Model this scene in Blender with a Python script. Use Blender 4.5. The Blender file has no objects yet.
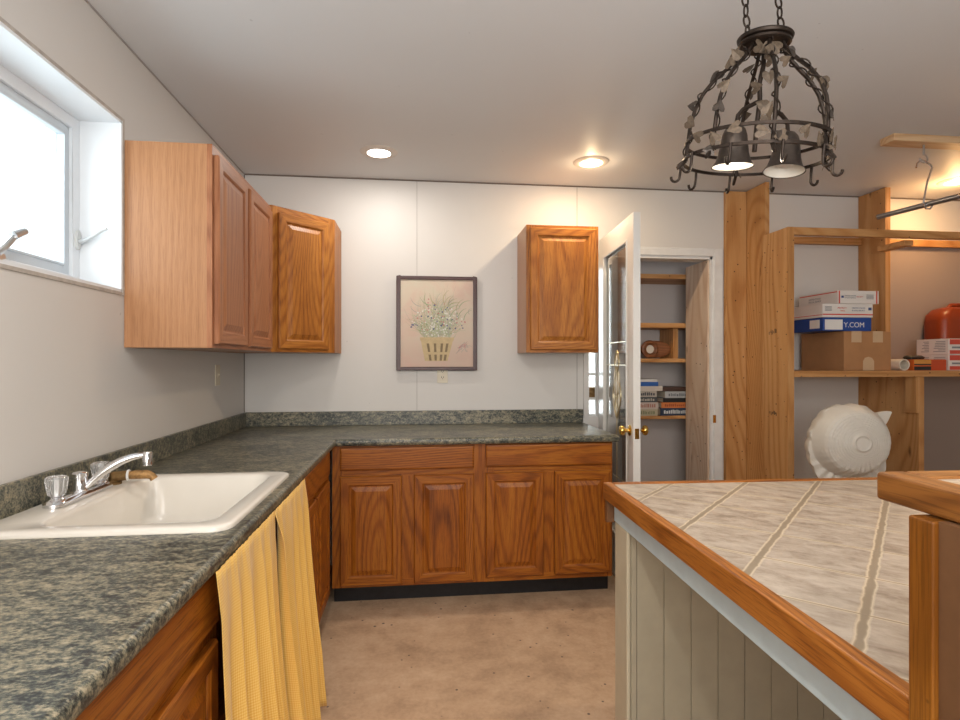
import bpy, bmesh, math, random
from mathutils import Vector, Matrix, noise as mnoise
random.seed(7)
PI = math.pi
S = bpy.context.scene
COL = S.collection

# ---------------------------------------------------------------- camera, world, lights, exposure
cd = bpy.data.cameras.new('camera'); cam = bpy.data.objects.new('camera', cd); COL.objects.link(cam)
cam.location = (0, 0, 1.33); cam.rotation_euler = (PI/2, 0, -math.radians(6.6))
cd.sensor_width = 36; cd.lens = 562/960*36; cd.shift_y = 1.8/960; cd.clip_start = 0.02
S.camera = cam
W = bpy.data.worlds.new('world'); S.world = W; W.use_nodes = True
W.node_tree.nodes['Background'].inputs[0].default_value = (0.86, 0.93, 1.0, 1)
W.node_tree.nodes['Background'].inputs[1].default_value = 1.7
S.view_settings.view_transform = 'Standard'; S.view_settings.look = 'None'
S.view_settings.exposure = 0.28; S.view_settings.gamma = 1; S.view_settings.use_curve_mapping = False

def lamp(name, kind, loc, power, color=(1, 1, 1), size=0.1, size_y=None, rot=(0, 0, 0), shape=None, spread=None):
    l = bpy.data.lights.new(name, kind); l.energy = power; l.color = color
    if kind == 'AREA':
        l.size = size
        if size_y: l.shape = 'RECTANGLE'; l.size_y = size_y
        if shape: l.shape = shape
        if spread: l.spread = spread
    else:
        l.shadow_soft_size = size
    o = bpy.data.objects.new(name, l); COL.objects.link(o); o.location = loc; o.rotation_euler = rot
    return o
WARM = (1.0, 0.80, 0.58)
NEUT = (1.0, 0.93, 0.85)
lamp('daylight_window', 'AREA', (-1.50, 1.73, 1.95), 6, (0.88, 0.94, 1.0), 1.0, 0.62, rot=(0, -PI/2, 0))
lamp('daylight_sidelight', 'AREA', (1.225, 4.0, 1.5), 5, (0.9, 0.95, 1.0), 0.1, 1.1, rot=(-PI/2, 0, 0))
lamp('room_fill_light', 'AREA', (-0.1, -1.95, 1.6), 46, (1.0, 0.96, 0.90), 1.8, 1.3, rot=(PI/2+0.12, 0, 0))  # added fill from behind the camera; the front wall has no window
lamp('ceiling_fill', 'AREA', (0.6, -0.7, 1.5), 46, (0.93, 0.97, 1.0), 1.6, 1.6, rot=(PI-0.25, 0, 0))  # added uplight behind the camera, brightens the ceiling
DL = [(-0.206, 3.28), (1.057, 3.297), (3.596, 3.362)]
DLP = [(5, (1, 0.93, 0.84)), (6.5, (1, 0.76, 0.50)), (4, (1.0, 0.56, 0.24))]
for (x, y), (p, c) in zip(DL, DLP):
    lamp('downlight_lamp', 'AREA', (x, y, 2.527), p, c, 0.11, shape='DISK')
lamp('downlight_glow', 'POINT', (DL[2][0], DL[2][1], 2.43), 4.5, (1.0, 0.58, 0.24), 0.02)  # extra point lamp, added so the ceiling glows round this downlight
lamp('downlight_glow', 'POINT', (DL[1][0], DL[1][1], 2.495), 1.6, (1.0, 0.72, 0.42), 0.02)  # likewise added for ceiling glow; no bulb hangs below the lens
for (x, y) in ((-0.2, 0.4), (1.4, -0.6)):
    lamp('downlight_lamp', 'AREA', (x, y, 2.527), 14, NEUT, 0.11, shape='DISK')

# ---------------------------------------------------------------- materials
def newmat(name):
    m = bpy.data.materials.new(name); m.use_nodes = True
    nt = m.node_tree; return m, nt, nt.nodes['Principled BSDF']
def N(nt, t, **k):
    n = nt.nodes.new(t)
    for a, b in k.items(): setattr(n, a, b)
    return n
def math_(nt, op, a, b=None, c=None):
    n = N(nt, 'ShaderNodeMath', operation=op)
    for i, v in enumerate((a, b, c)):
        if v is None: continue
        if isinstance(v, (int, float)): n.inputs[i].default_value = v
        else: nt.links.new(v, n.inputs[i])
    return n.outputs[0]
def coord(nt, rand=True):
    tc = N(nt, 'ShaderNodeTexCoord').outputs['Object']
    if not rand: return tc
    oi = N(nt, 'ShaderNodeObjectInfo')
    m = math_(nt, 'MULTIPLY', oi.outputs['Random'], 13.0)
    a = N(nt, 'ShaderNodeVectorMath', operation='ADD'); nt.links.new(tc, a.inputs[0]); nt.links.new(m, a.inputs[1])
    return a.outputs[0]
def mapping(nt, v, sc, rot=(0, 0, 0)):
    m = N(nt, 'ShaderNodeMapping'); m.inputs['Scale'].default_value = sc; m.inputs['Rotation'].default_value = rot
    nt.links.new(v, m.inputs[0]); return m.outputs[0]
def noise(nt, v, scale, detail=3, rough=0.55, dist=0.0):
    n = N(nt, 'ShaderNodeTexNoise'); n.inputs['Scale'].default_value = scale; n.inputs['Detail'].default_value = detail
    n.inputs['Roughness'].default_value = rough; n.inputs['Distortion'].default_value = dist
    nt.links.new(v, n.inputs['Vector']); return n.outputs['Fac']
def ramp(nt, f, stops, interp='LINEAR'):
    r = N(nt, 'ShaderNodeValToRGB'); r.color_ramp.interpolation = interp
    e = r.color_ramp.elements
    while len(e) < len(stops): e.new(0.5)
    for i, (p, c) in enumerate(stops): e[i].position = p; e[i].color = (c[0], c[1], c[2], 1)
    nt.links.new(f, r.inputs[0]); return r.outputs[0]
def mix(nt, f, a, b, mode='MIX'):
    n = N(nt, 'ShaderNodeMix', data_type='RGBA', blend_type=mode)
    if isinstance(f, (int, float)): n.inputs[0].default_value = f
    else: nt.links.new(f, n.inputs[0])
    for i, v in ((6, a), (7, b)):
        if isinstance(v, tuple): n.inputs[i].default_value = (v[0], v[1], v[2], 1)
        else: nt.links.new(v, n.inputs[i])
    return n.outputs[2]
def bump(nt, b, h, strength, dist=0.001):
    n = N(nt, 'ShaderNodeBump'); n.inputs['Strength'].default_value = strength; n.inputs['Distance'].default_value = dist
    nt.links.new(h, n.inputs['Height']); nt.links.new(n.outputs[0], b.inputs['Normal'])

def plain(name, color, rough=0.5, metal=0.0, var=0.0, vs=6, bmp=0.0, emit=None, es=0, trans=0, ior=1.45, coat=0, spec=None):
    m, nt, b = newmat(name)
    b.inputs['Base Color'].default_value = (*color, 1); b.inputs['Roughness'].default_value = rough
    b.inputs['Metallic'].default_value = metal; b.inputs['IOR'].default_value = ior
    b.inputs['Transmission Weight'].default_value = trans; b.inputs['Coat Weight'].default_value = coat
    if spec is not None: b.inputs['Specular IOR Level'].default_value = spec
    if emit: b.inputs['Emission Color'].default_value = (*emit, 1); b.inputs['Emission Strength'].default_value = es
    v = coord(nt)
    n = noise(nt, v, vs, 4)
    if var:
        lo = tuple(c*(1-var) for c in color); hi = tuple(min(1, c*(1+var)) for c in color)
        nt.links.new(ramp(nt, n, [(0.3, lo), (0.7, hi)]), b.inputs['Base Color'])
    if bmp: bump(nt, b, noise(nt, v, vs*12, 3), bmp)
    return m

AX = {'X': (0.05, 1, 1), 'Y': (1, 0.05, 1), 'Z': (1, 1, 0.05)}
def wood(name, dark, mid, light, axis='Z', rough=0.45, K=95, A=14, fine=0.5, knots=False, coat=0.04, bmp=0.12, planks=None):
    m, nt, b = newmat(name)
    tc = coord(nt)
    a = AX[axis]
    v1 = mapping(nt, tc, tuple(0.18 if k < 1 else 1.0 for k in a))
    sp = N(nt, 'ShaderNodeSeparateXYZ'); nt.links.new(tc, sp.inputs[0])
    ax = {'X': ('Y', 'Z'), 'Y': ('X', 'Z'), 'Z': ('X', 'Y')}[axis]
    across = math_(nt, 'ADD', sp.outputs[ax[0]], math_(nt, 'MULTIPLY', sp.outputs[ax[1]], 0.83))
    big = noise(nt, v1, 2.6, 1.5, 0.35)
    ring = math_(nt, 'SINE', math_(nt, 'ADD', math_(nt, 'MULTIPLY', across, K*1.5), math_(nt, 'MULTIPLY', big, A*15)))
    ring = math_(nt, 'MULTIPLY_ADD', ring, 0.5, 0.5)
    ring = math_(nt, 'POWER', ring, 2.2)
    v2 = mapping(nt, tc, tuple(0.035 if k < 1 else 1.0 for k in a))
    pores = noise(nt, v2, 330, 3, 0.6)
    v3 = mapping(nt, tc, tuple(0.12 if k < 1 else 1.0 for k in a))
    tone = noise(nt, v3, 9, 3, 0.5)
    f = math_(nt, 'ADD', math_(nt, 'MULTIPLY', ring, 0.30), math_(nt, 'MULTIPLY', tone, 0.66))
    col = ramp(nt, f, [(0.22, light), (0.5, mid), (0.85, dark)])
    pr = ramp(nt, pores, [(0.36, tuple(c*0.55 for c in mid)), (0.52, (1, 1, 1))])
    col = mix(nt, fine, col, pr, 'MULTIPLY')
    if knots:
        vk = mapping(nt, tc, tuple(0.33 if k < 1 else 1.0 for k in a))
        vo = N(nt, 'ShaderNodeTexVoronoi'); vo.inputs['Scale'].default_value = 6.5; nt.links.new(vk, vo.inputs['Vector'])
        kk = math_(nt, 'ADD', vo.outputs['Distance'], math_(nt, 'MULTIPLY', noise(nt, tc, 30, 2), 0.05))
        col = mix(nt, ramp(nt, kk, [(0.055, (1, 1, 1)), (0.12, (0, 0, 0))]), col, tuple(c*0.45 for c in dark))
        vo2 = N(nt, 'ShaderNodeTexVoronoi'); vo2.inputs['Scale'].default_value = 17; nt.links.new(tc, vo2.inputs['Vector'])
        col = mix(nt, ramp(nt, vo2.outputs['Distance'], [(0.07, (1, 1, 1)), (0.1, (0, 0, 0))]), col, (0.05, 0.025, 0.012))
    nt.links.new(col, b.inputs['Base Color'])
    b.inputs['Roughness'].default_value = rough; b.inputs['Specular IOR Level'].default_value = 0.35; b.inputs['Coat Weight'].default_value = coat; b.inputs['Coat Roughness'].default_value = 0.25
    bump(nt, b, pores, bmp)
    return m
OAK = [wood('oak_'+a, (0.14, 0.034, 0.003), (0.30, 0.084, 0.006), (0.39, 0.130, 0.011), a) for a in 'ZX']
OAKY = wood('oak_Y', (0.14, 0.034, 0.003), (0.30, 0.084, 0.006), (0.39, 0.130, 0.011), 'Y')
OAKG = [wood('oak_gold_'+a, (0.22, 0.070, 0.010), (0.36, 0.125, 0.018), (0.46, 0.18, 0.030), a) for a in 'ZX']
OAK_LIT = [wood('oak_light_'+a, (0.26, 0.095, 0.040), (0.36, 0.145, 0.065), (0.43, 0.19, 0.09), a, K=60, fine=0.25) for a in 'ZX']  # oak made paler and pinker: the window's daylight wash put into its colour
LAMI = wood('laminate_side', (0.37, 0.175, 0.080), (0.42, 0.205, 0.097), (0.455, 0.23, 0.112), 'Z', K=160, A=4, fine=0.22, rough=0.33)
TRIMX = wood('trim_oak_x', (0.15, 0.042, 0.005), (0.30, 0.096, 0.012), (0.40, 0.143, 0.022), 'X', fine=0.5, K=120)
TRIMY = wood('trim_oak_y', (0.15, 0.042, 0.005), (0.30, 0.096, 0.012), (0.40, 0.143, 0.022), 'Y', fine=0.5, K=120)
BARX = wood('bar_oak_x', (0.12, 0.040, 0.007), (0.215, 0.078, 0.014), (0.28, 0.112, 0.024), 'X', fine=0.4)
BARY = wood('bar_oak_y', (0.12, 0.040, 0.007), (0.215, 0.078, 0.014), (0.28, 0.112, 0.024), 'Y', fine=0.4)
POSTW = wood('post_wood', (0.12, 0.037, 0.005), (0.23, 0.080, 0.010), (0.31, 0.12, 0.018), 'Z', fine=0.35, K=60, knots=True, rough=0.3)
PANB = plain('brown_panel', (0.13, 0.062, 0.028), 0.45, var=0.12, vs=20)
PINEZ = wood('pine_z', (0.36, 0.155, 0.045), (0.50, 0.245, 0.085), (0.58, 0.32, 0.13), 'Z', K=45, A=10, fine=0.15, knots=True, coat=0.05, rough=0.5)
PINEX = wood('pine_x', (0.36, 0.155, 0.045), (0.50, 0.245, 0.085), (0.58, 0.32, 0.13), 'X', K=45, A=10, fine=0.15, knots=True, coat=0.05, rough=0.5)
PALEZ = wood('pale_pine_z', (0.55, 0.36, 0.24), (0.66, 0.49, 0.36), (0.74, 0.60, 0.48), 'Z', K=35, A=8, fine=0.15, knots=True, coat=0, rough=0.6)

def wall_mat(name, c, v=0.02):
    m, nt, b = newmat(name); tc = coord(nt, False)
    n = noise(nt, tc, 1.3, 4); lo = tuple(x*(1-v) for x in c)
    col = ramp(nt, n, [(0.35, lo), (0.65, c)])
    sp = noise(nt, tc, 23, 2)
    col = mix(nt, ramp(nt, sp, [(0.765, (0, 0, 0)), (0.79, (1, 1, 1))]), col, tuple(x*0.8 for x in c))
    nt.links.new(col, b.inputs['Base Color']); b.inputs['Roughness'].default_value = 0.55
    bump(nt, b, noise(nt, tc, 60, 3), 0.06)
    return m
WALL = wall_mat('wall_paint', (0.655, 0.635, 0.61))
CEIL = wall_mat('ceiling_paint', (0.68, 0.695, 0.71))
WHITE = plain('white_paint', (0.74, 0.74, 0.72), 0.4, var=0.04, vs=15)
VINYL = plain('white_vinyl', (0.78, 0.81, 0.84), 0.3, var=0.02)
JAMB = plain('jamb_white', (0.72, 0.72, 0.71), 0.4, var=0.06, vs=12)
DARKSEAM = plain('seam_shadow_gap', (0.16, 0.13, 0.11), 0.8, var=0.1)
GREYSEAM = plain('seam_grey', (0.36, 0.34, 0.32), 0.8, var=0.1)
TOE = plain('black_vinyl', (0.012, 0.012, 0.014), 0.4, var=0.3, vs=30)
BLACK = plain('black', (0.02, 0.02, 0.02), 0.4, var=0.1)
CHROME = plain('chrome', (0.78, 0.78, 0.80), 0.12, 1.0, var=0.02)
ALU = plain('aluminium', (0.62, 0.62, 0.62), 0.3, 1.0, var=0.03)
BRASS = plain('brass', (0.75, 0.50, 0.14), 0.16, 1.0, var=0.03)
OLDBR = plain('tarnished_brass', (0.22, 0.13, 0.05), 0.5, 0.6, var=0.35, vs=60)
IRON = plain('wrought_iron', (0.035, 0.024, 0.018), 0.45, 0.7, var=0.3, vs=50, bmp=0.3)
LEAFA = plain('leaf_patina', (0.12, 0.086, 0.058), 0.5, 0.3, var=0.35, vs=120, bmp=0.3)
LEAFB = plain('leaf_dark', (0.07, 0.055, 0.045), 0.45, 0.5, var=0.3, vs=80)
SHADE = plain('shade_metal', (0.085, 0.066, 0.054), 0.38, 0.75, var=0.25, vs=30)
SHADEIN = plain('shade_inner', (0.75, 0.71, 0.63), 0.4)
ENAMEL = plain('sink_enamel', (0.70, 0.655, 0.585), 0.22, var=0.03, vs=5, coat=0.4)
ACRYL = plain('acrylic', (0.96, 0.96, 0.96), 0.05, trans=0.85, ior=1.49, spec=0.8)
IVORY = plain('ivory_plastic', (0.66, 0.60, 0.47), 0.4)
GREIGE = plain('greige_paint', (0.37, 0.335, 0.25), 0.45, var=0.05, vs=14)
GREIGEL = plain('greige_trim', (0.50, 0.455, 0.34), 0.4, var=0.04, vs=14)
FASCIA = plain('fascia_paint', (0.46, 0.56, 0.60), 0.4, var=0.05, vs=20)
FRAMEB = plain('frame_brown', (0.055, 0.016, 0.014), 0.35, var=0.15, vs=40)
CARD = plain('cardboard', (0.40, 0.20, 0.085), 0.75, var=0.06, vs=14)
TAPE = plain('packing_tape', (0.55, 0.38, 0.23), 0.3, var=0.05)
BWHITE = plain('box_white', (0.70, 0.66, 0.62), 0.5, var=0.03)
BBLUE = plain('box_blue', (0.015, 0.06, 0.27), 0.45, var=0.05)
BRED = plain('box_red', (0.55, 0.05, 0.03), 0.45, var=0.05)
INKB = plain('ink_blue', (0.05, 0.08, 0.22), 0.5)
INKG = plain('ink_grey', (0.22, 0.22, 0.24), 0.5)
INKR = plain('ink_red', (0.6, 0.08, 0.05), 0.5)
LABELW = plain('label_white', (0.72, 0.70, 0.67), 0.45)
ORANGE = plain('orange_plastic', (0.22, 0.034, 0.006), 0.35, var=0.06, vs=8)
ORED = plain('box_orange', (0.60, 0.12, 0.02), 0.4)
PAPER = plain('paper', (0.72, 0.66, 0.55), 0.7, var=0.05)
BAG = None
FANW = plain('fan_plastic', (0.70, 0.69, 0.66), 0.4)
DOORP = plain('door_paint', (0.74, 0.73, 0.70), 0.35, var=0.03)
BULB = plain('bulb_glow', (1, 1, 1), 0.3, emit=(1.0, 0.93, 0.80), es=14)
LENS1 = plain('lens_glow', (1, 1, 1), 0.3, emit=(1.0, 0.95, 0.88), es=9)
LENS2 = plain('lens_glow_warm', (1, 1, 1), 0.3, emit=(1.0, 0.86, 0.62), es=8)

def counter_mat():
    m, nt, b = newmat('laminate_granite'); tc = coord(nt, False)
    v = mapping(nt, tc, (0.6, 1.0, 1.0), (0, 0, 0.12))
    n1 = noise(nt, v, 58, 8, 0.78, 0.15)
    n2 = noise(nt, v, 190, 4, 0.65)
    n3 = noise(nt, tc, 3.2, 3)
    f = math_(nt, 'ADD', math_(nt, 'MULTIPLY', n1, 0.64), math_(nt, 'ADD', math_(nt, 'MULTIPLY', n2, 0.38), math_(nt, 'MULTIPLY', math_(nt, 'SUBTRACT', noise(nt, v, 11, 4, 0.6), 0.5), 0.22)))
    col = ramp(nt, f, [(0.43, (0.016, 0.018, 0.018)), (0.485, (0.060, 0.066, 0.056)), (0.52, (0.125, 0.125, 0.092)), (0.56, (0.215, 0.19, 0.128)), (0.62, (0.32, 0.28, 0.195))])
    nt.links.new(col, b.inputs['Base Color']); b.inputs['Roughness'].default_value = 0.33
    bump(nt, b, n2, 0.05)
    return m
COUNTER = counter_mat()

def tile_mat():
    m, nt, b = newmat('ceramic_tile'); tc = coord(nt, False)
    ang = math.radians(-42.4)
    v = mapping(nt, tc, (1, 1, 1), (0, 0, -ang))
    sp = N(nt, 'ShaderNodeSeparateXYZ'); nt.links.new(v, sp.inputs[0])
    wob = math_(nt, 'MULTIPLY', math_(nt, 'SUBTRACT', noise(nt, tc, 22, 2), 0.5), 0.010)
    P = 0.198
    def dist(o, off):
        q = math_(nt, 'FRACT', math_(nt, 'DIVIDE', math_(nt, 'ADD', o, off), P))
        return math_(nt, 'MULTIPLY', math_(nt, 'SUBTRACT', 0.5, math_(nt, 'ABSOLUTE', math_(nt, 'SUBTRACT', q, 0.5))), P)
    dx = dist(sp.outputs['X'], TILE_OX); dy = dist(sp.outputs['Y'], TILE_OY)
    dxw = math_(nt, 'ADD', dx, wob)
    # stone colour with streaks
    vs = mapping(nt, v, (0.7, 1.3, 1))
    n1 = noise(nt, vs, 19, 9, 0.72, 0.3)
    cell = N(nt, 'ShaderNodeTexWhiteNoise', noise_dimensions='2D')
    cv = N(nt, 'ShaderNodeCombineXYZ')
    nt.links.new(math_(nt, 'FLOOR', math_(nt, 'DIVIDE', math_(nt, 'ADD', sp.outputs['X'], TILE_OX), P)), cv.inputs[0])
    nt.links.new(math_(nt, 'FLOOR', math_(nt, 'DIVIDE', math_(nt, 'ADD', sp.outputs['Y'], TILE_OY), P)), cv.inputs[1])
    nt.links.new(cv.outputs[0], cell.inputs[0])
    f = math_(nt, 'ADD', n1, math_(nt, 'MULTIPLY', math_(nt, 'SUBTRACT', cell.outputs[0], 0.5), 0.10))
    col = ramp(nt, f, [(0.34, (0.225, 0.175, 0.135)), (0.5, (0.36, 0.30, 0.245)), (0.66, (0.46, 0.395, 0.33))])
    edge = (0.60, 0.50, 0.36)
    g = (0.25, 0.20, 0.145)
    # light rim then grout: wide rough joints one way, hairline joints the other
    mw1 = ramp(nt, dxw, [(0.0072, (1, 1, 1)), (0.0098, (0, 0, 0))])
    mw2 = ramp(nt, dxw, [(0.0045, (1, 1, 1)), (0.0060, (0, 0, 0))])
    col = mix(nt, mw1, col, edge); col = mix(nt, mw2, col, g)
    mt1 = ramp(nt, dy, [(0.0030, (1, 1, 1)), (0.0060, (0, 0, 0))])
    mt2 = ramp(nt, dy, [(0.0022, (1, 1, 1)), (0.0030, (0, 0, 0))])
    both = mix(nt, mt1, col, edge); both = mix(nt, mt2, both, (0.22, 0.165, 0.11))
    col = mix(nt, mw2, both, g)
    nt.links.new(col, b.inputs['Base Color']); b.inputs['Roughness'].default_value = 0.42
    h = mix(nt, mw1, (1, 1, 1), (0, 0, 0)); h = mix(nt, mt2, h, (0.2, 0.2, 0.2))
    bump(nt, b, h, 0.6, 0.002)
    return m

def floor_mat():
    m, nt, b = newmat('concrete_floor'); tc = coord(nt, False)
    n1 = noise(nt, tc, 1.6, 5, 0.6, 0.5); n2 = noise(nt, tc, 55, 4, 0.65); n3 = noise(nt, tc, 9, 4, 0.6)
    f = math_(nt, 'ADD', math_(nt, 'MULTIPLY', n1, 0.5), math_(nt, 'ADD', math_(nt, 'MULTIPLY', n3, 0.3), math_(nt, 'MULTIPLY', n2, 0.2)))
    col = ramp(nt, f, [(0.38, (0.33, 0.215, 0.135)), (0.5, (0.47, 0.32, 0.205)), (0.62, (0.57, 0.405, 0.275))])
    vo = N(nt, 'ShaderNodeTexVoronoi'); vo.inputs['Scale'].default_value = 15; nt.links.new(tc, vo.inputs['Vector'])
    sz = math_(nt, 'ADD', vo.outputs['Distance'], math_(nt, 'MULTIPLY', noise(nt, tc, 4, 2), 0.26))
    col = mix(nt, ramp(nt, sz, [(0.18, (1, 1, 1)), (0.22, (0, 0, 0))]), col, (0.10, 0.07, 0.055))
    nt.links.new(col, b.inputs['Base Color']); b.inputs['Roughness'].default_value = 0.7
    bump(nt, b, n2, 0.35, 0.002)
    return m
def glass_thin(name, tint=(0.93, 0.96, 0.95), gloss=0.02, refl=1.0, ripple=0.0):
    m, nt, b = newmat(name); nt.nodes.remove(b); out = nt.nodes['Material Output']
    t = N(nt, 'ShaderNodeBsdfTransparent'); t.inputs[0].default_value = (*tint, 1)
    g = N(nt, 'ShaderNodeBsdfGlossy'); g.inputs['Roughness'].default_value = gloss
    fr = N(nt, 'ShaderNodeLayerWeight'); fr.inputs[0].default_value = 0.5
    f = math_(nt, 'MULTIPLY_ADD', math_(nt, 'POWER', fr.outputs['Facing'], 5.0), 0.9, 0.04)
    f = math_(nt, 'MINIMUM', math_(nt, 'MULTIPLY', f, refl), 1.0)
    tc = coord(nt, False)
    if ripple:
        bp = N(nt, 'ShaderNodeBump'); bp.inputs['Strength'].default_value = ripple; bp.inputs['Distance'].default_value = 0.002
        nt.links.new(noise(nt, tc, 26, 2), bp.inputs['Height']); nt.links.new(bp.outputs[0], g.inputs['Normal'])
    mx = N(nt, 'ShaderNodeMixShader'); nt.links.new(f, mx.inputs[0]); nt.links.new(t.outputs[0], mx.inputs[1]); nt.links.new(g.outputs[0], mx.inputs[2])
    nt.links.new(mx.outputs[0], out.inputs[0]); return m
GLASS = glass_thin('window_glass')
DGLASS = glass_thin('door_glass', (0.92, 0.95, 0.94), 0.03, 3.0, 0.05)
def cloth_mat():
    m, nt, b = newmat('yellow_gingham'); tc = coord(nt, False)
    sp = N(nt, 'ShaderNodeSeparateXYZ'); nt.links.new(tc, sp.inputs[0])
    uvn = N(nt, 'ShaderNodeUVMap'); su = N(nt, 'ShaderNodeSeparateXYZ'); nt.links.new(uvn.outputs[0], su.inputs[0])
    def st(o):
        q = math_(nt, 'FRACT', math_(nt, 'MULTIPLY', o, 150.0)); return math_(nt, 'GREATER_THAN', q, 0.5)
    s = math_(nt, 'MULTIPLY', math_(nt, 'ADD', st(su.outputs[0]), st(su.outputs[1])), 0.5)
    n = noise(nt, tc, 7, 3)
    c = ramp(nt, s, [(0.0, (0.80, 0.54, 0.16)), (0.5, (0.75, 0.44, 0.085)), (1.0, (0.68, 0.345, 0.04))])
    c = mix(nt, math_(nt, 'MULTIPLY', n, 0.25), c, (0.78, 0.54, 0.19))
    nt.links.new(c, b.inputs['Base Color']); b.inputs['Roughness'].default_value = 0.85
    b.inputs['Sheen Weight'].default_value = 0.2
    return m
def bag_mat():
    m, nt, b = newmat('thin_plastic_bag'); out = nt.nodes['Material Output']
    tc = coord(nt, False)
    b.inputs['Base Color'].default_value = (0.80, 0.76, 0.69, 1); b.inputs['Roughness'].default_value = 0.38
    tl = N(nt, 'ShaderNodeBsdfTranslucent'); tl.inputs[0].default_value = (0.85, 0.80, 0.72, 1)
    tr = N(nt, 'ShaderNodeBsdfTransparent')
    bump(nt, b, noise(nt, tc, 16, 4, 0.6, 1.2), 0.35, 0.01)
    m1 = N(nt, 'ShaderNodeMixShader'); m1.inputs[0].default_value = 0.15
    nt.links.new(b.outputs[0], m1.inputs[1]); nt.links.new(tl.outputs[0], m1.inputs[2])
    m2 = N(nt, 'ShaderNodeMixShader'); m2.inputs[0].default_value = 0.10
    nt.links.new(m1.outputs[0], m2.inputs[1]); nt.links.new(tr.outputs[0], m2.inputs[2])
    nt.links.new(m2.outputs[0], out.inputs[0]); return m
def siding_mat():
    return GREIGE
# tile grid phase in the island's own frame (origin = far left corner)
TILE_OX, TILE_OY = 0.0, 0.0

# ---------------------------------------------------------------- mesh helpers
WM = {}          # object -> world matrix at build time
class MB:
    def __init__(s): s.b = bmesh.new(); s.mi = 0
    def face(s, vs, smooth=False):
        try:
            f = s.b.faces.new(vs); f.material_index = s.mi; f.smooth = smooth; return f
        except ValueError: return None
    def box(s, x0, x1, y0, y1, z0, z1, M=None):
        v = [Vector((x, y, z)) for x in (x0, x1) for y in (y0, y1) for z in (z0, z1)]
        if M: v = [M @ p for p in v]
        v = [s.b.verts.new(p) for p in v]
        for q in ((0, 1, 3, 2), (4, 6, 7, 5), (0, 4, 5, 1), (2, 3, 7, 6), (0, 2, 6, 4), (1, 5, 7, 3)): s.face([v[i] for i in q])
        return s
    def prism(s, pts, z0, z1, M=None):
        a = [Vector((p[0], p[1], z0)) for p in pts]; c = [Vector((p[0], p[1], z1)) for p in pts]
        if M: a = [M @ p for p in a]; c = [M @ p for p in c]
        a = [s.b.verts.new(p) for p in a]; c = [s.b.verts.new(p) for p in c]; n = len(pts)
        s.face(a[::-1]); s.face(c)
        for i in range(n): s.face([a[i], a[(i+1) % n], c[(i+1) % n], c[i]])
        return s
    def loft(s, rings, cap0=True, cap1=True, smooth=True, closed=True):
        R = [[s.b.verts.new(p) for p in r] for r in rings]; n = len(R[0])
        for a, c in zip(R, R[1:]):
            for i in range(n if closed else n-1): s.face([a[i], a[(i+1) % n], c[(i+1) % n], c[i]], smooth)
        if cap0: s.face(R[0][::-1])
        if cap1: s.face(R[-1])
        return s
    def tube(s, path, r, n=10, cap=True, closed=False):
        P = [Vector(p) for p in path]; rr = r if isinstance(r, (list, tuple)) else [r]*len(P)
        rings = []; up = None
        for i, p in enumerate(P):
            if closed: t = P[(i+1) % len(P)] - P[i-1]
            else: t = P[min(i+1, len(P)-1)] - P[max(i-1, 0)]
            t = t.normalized() if t.length > 1e-9 else Vector((0, 0, 1))
            if up is None: up = Vector((0, 0, 1)) if abs(t.z) < 0.9 else Vector((1, 0, 0))
            a = t.cross(up)
            if a.length < 1e-4: a = t.orthogonal()
            a.normalize(); bb = a.cross(t).normalized(); up = bb
            rings.append([p + (a*math.cos(2*PI*k/n) + bb*math.sin(2*PI*k/n))*rr[i] for k in range(n)])
        if closed: rings.append(rings[0]); s.loft(rings, False, False)
        else: s.loft(rings, cap, cap)
        return s
    def lathe(s, prof, M=None, n=28, cap0=False, cap1=False):
        rings = []
        for r, z in prof:
            ring = [Vector((r*math.cos(2*PI*k/n), r*math.sin(2*PI*k/n), z)) for k in range(n)]
            rings.append([M @ p for p in ring] if M else ring)
        return s.loft(rings, cap0, cap1)
    def build(s, name, mats, parent=None, bev=0, seg=2, local=False, solid=0, kind=None, sub=0, auto=35, uv=None):
        bmesh.ops.remove_doubles(s.b, verts=s.b.verts, dist=1e-6)
        bmesh.ops.recalc_face_normals(s.b, faces=s.b.faces)
        me = bpy.data.meshes.new(name)
        Mx = WM[parent] if parent is not None else None
        if parent is not None and not local: s.b.transform(Mx.inverted())
        if parent is None:
            xs = [v.co for v in s.b.verts]
            c = Vector(((min(p.x for p in xs)+max(p.x for p in xs))/2, (min(p.y for p in xs)+max(p.y for p in xs))/2, min(p.z for p in xs)))
            if kind == 'structure': c = Vector((0, 0, 0))
            s.b.transform(Matrix.Translation(-c))
        s.b.to_mesh(me); s.b.free()
        if any(p.use_smooth for p in me.polygons): me.set_sharp_from_angle(angle=math.radians(auto))
        for m in (mats if isinstance(mats, (list, tuple)) else [mats]): me.materials.append(m)
        o = bpy.data.objects.new(name, me); COL.objects.link(o)
        if parent is not None: o.parent = parent; WM[o] = Mx
        else: o.location = c; WM[o] = Matrix.Translation(c)
        if solid: md = o.modifiers.new('solid', 'SOLIDIFY'); md.thickness = solid; md.offset = 0
        if bev: md = o.modifiers.new('bevel', 'BEVEL'); md.width = bev; md.segments = seg; md.limit_method = 'ANGLE'; md.harden_normals = False
        if sub: md = o.modifiers.new('sub', 'SUBSURF'); md.levels = sub; md.render_levels = sub
        if kind: o['kind'] = kind
        return o
def thing(name, loc, label, cat, group=None, rz=0, M=None, kind=None):
    o = bpy.data.objects.new(name, None); COL.objects.link(o); o.empty_display_size = 0.05
    Mx = M if M is not None else Matrix.Translation(Vector(loc)) @ Matrix.Rotation(rz, 4, 'Z')
    o.matrix_world = Mx; WM[o] = Mx.copy()
    if kind: o['kind'] = kind; return o
    return tag(o, label, cat, group)
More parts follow.
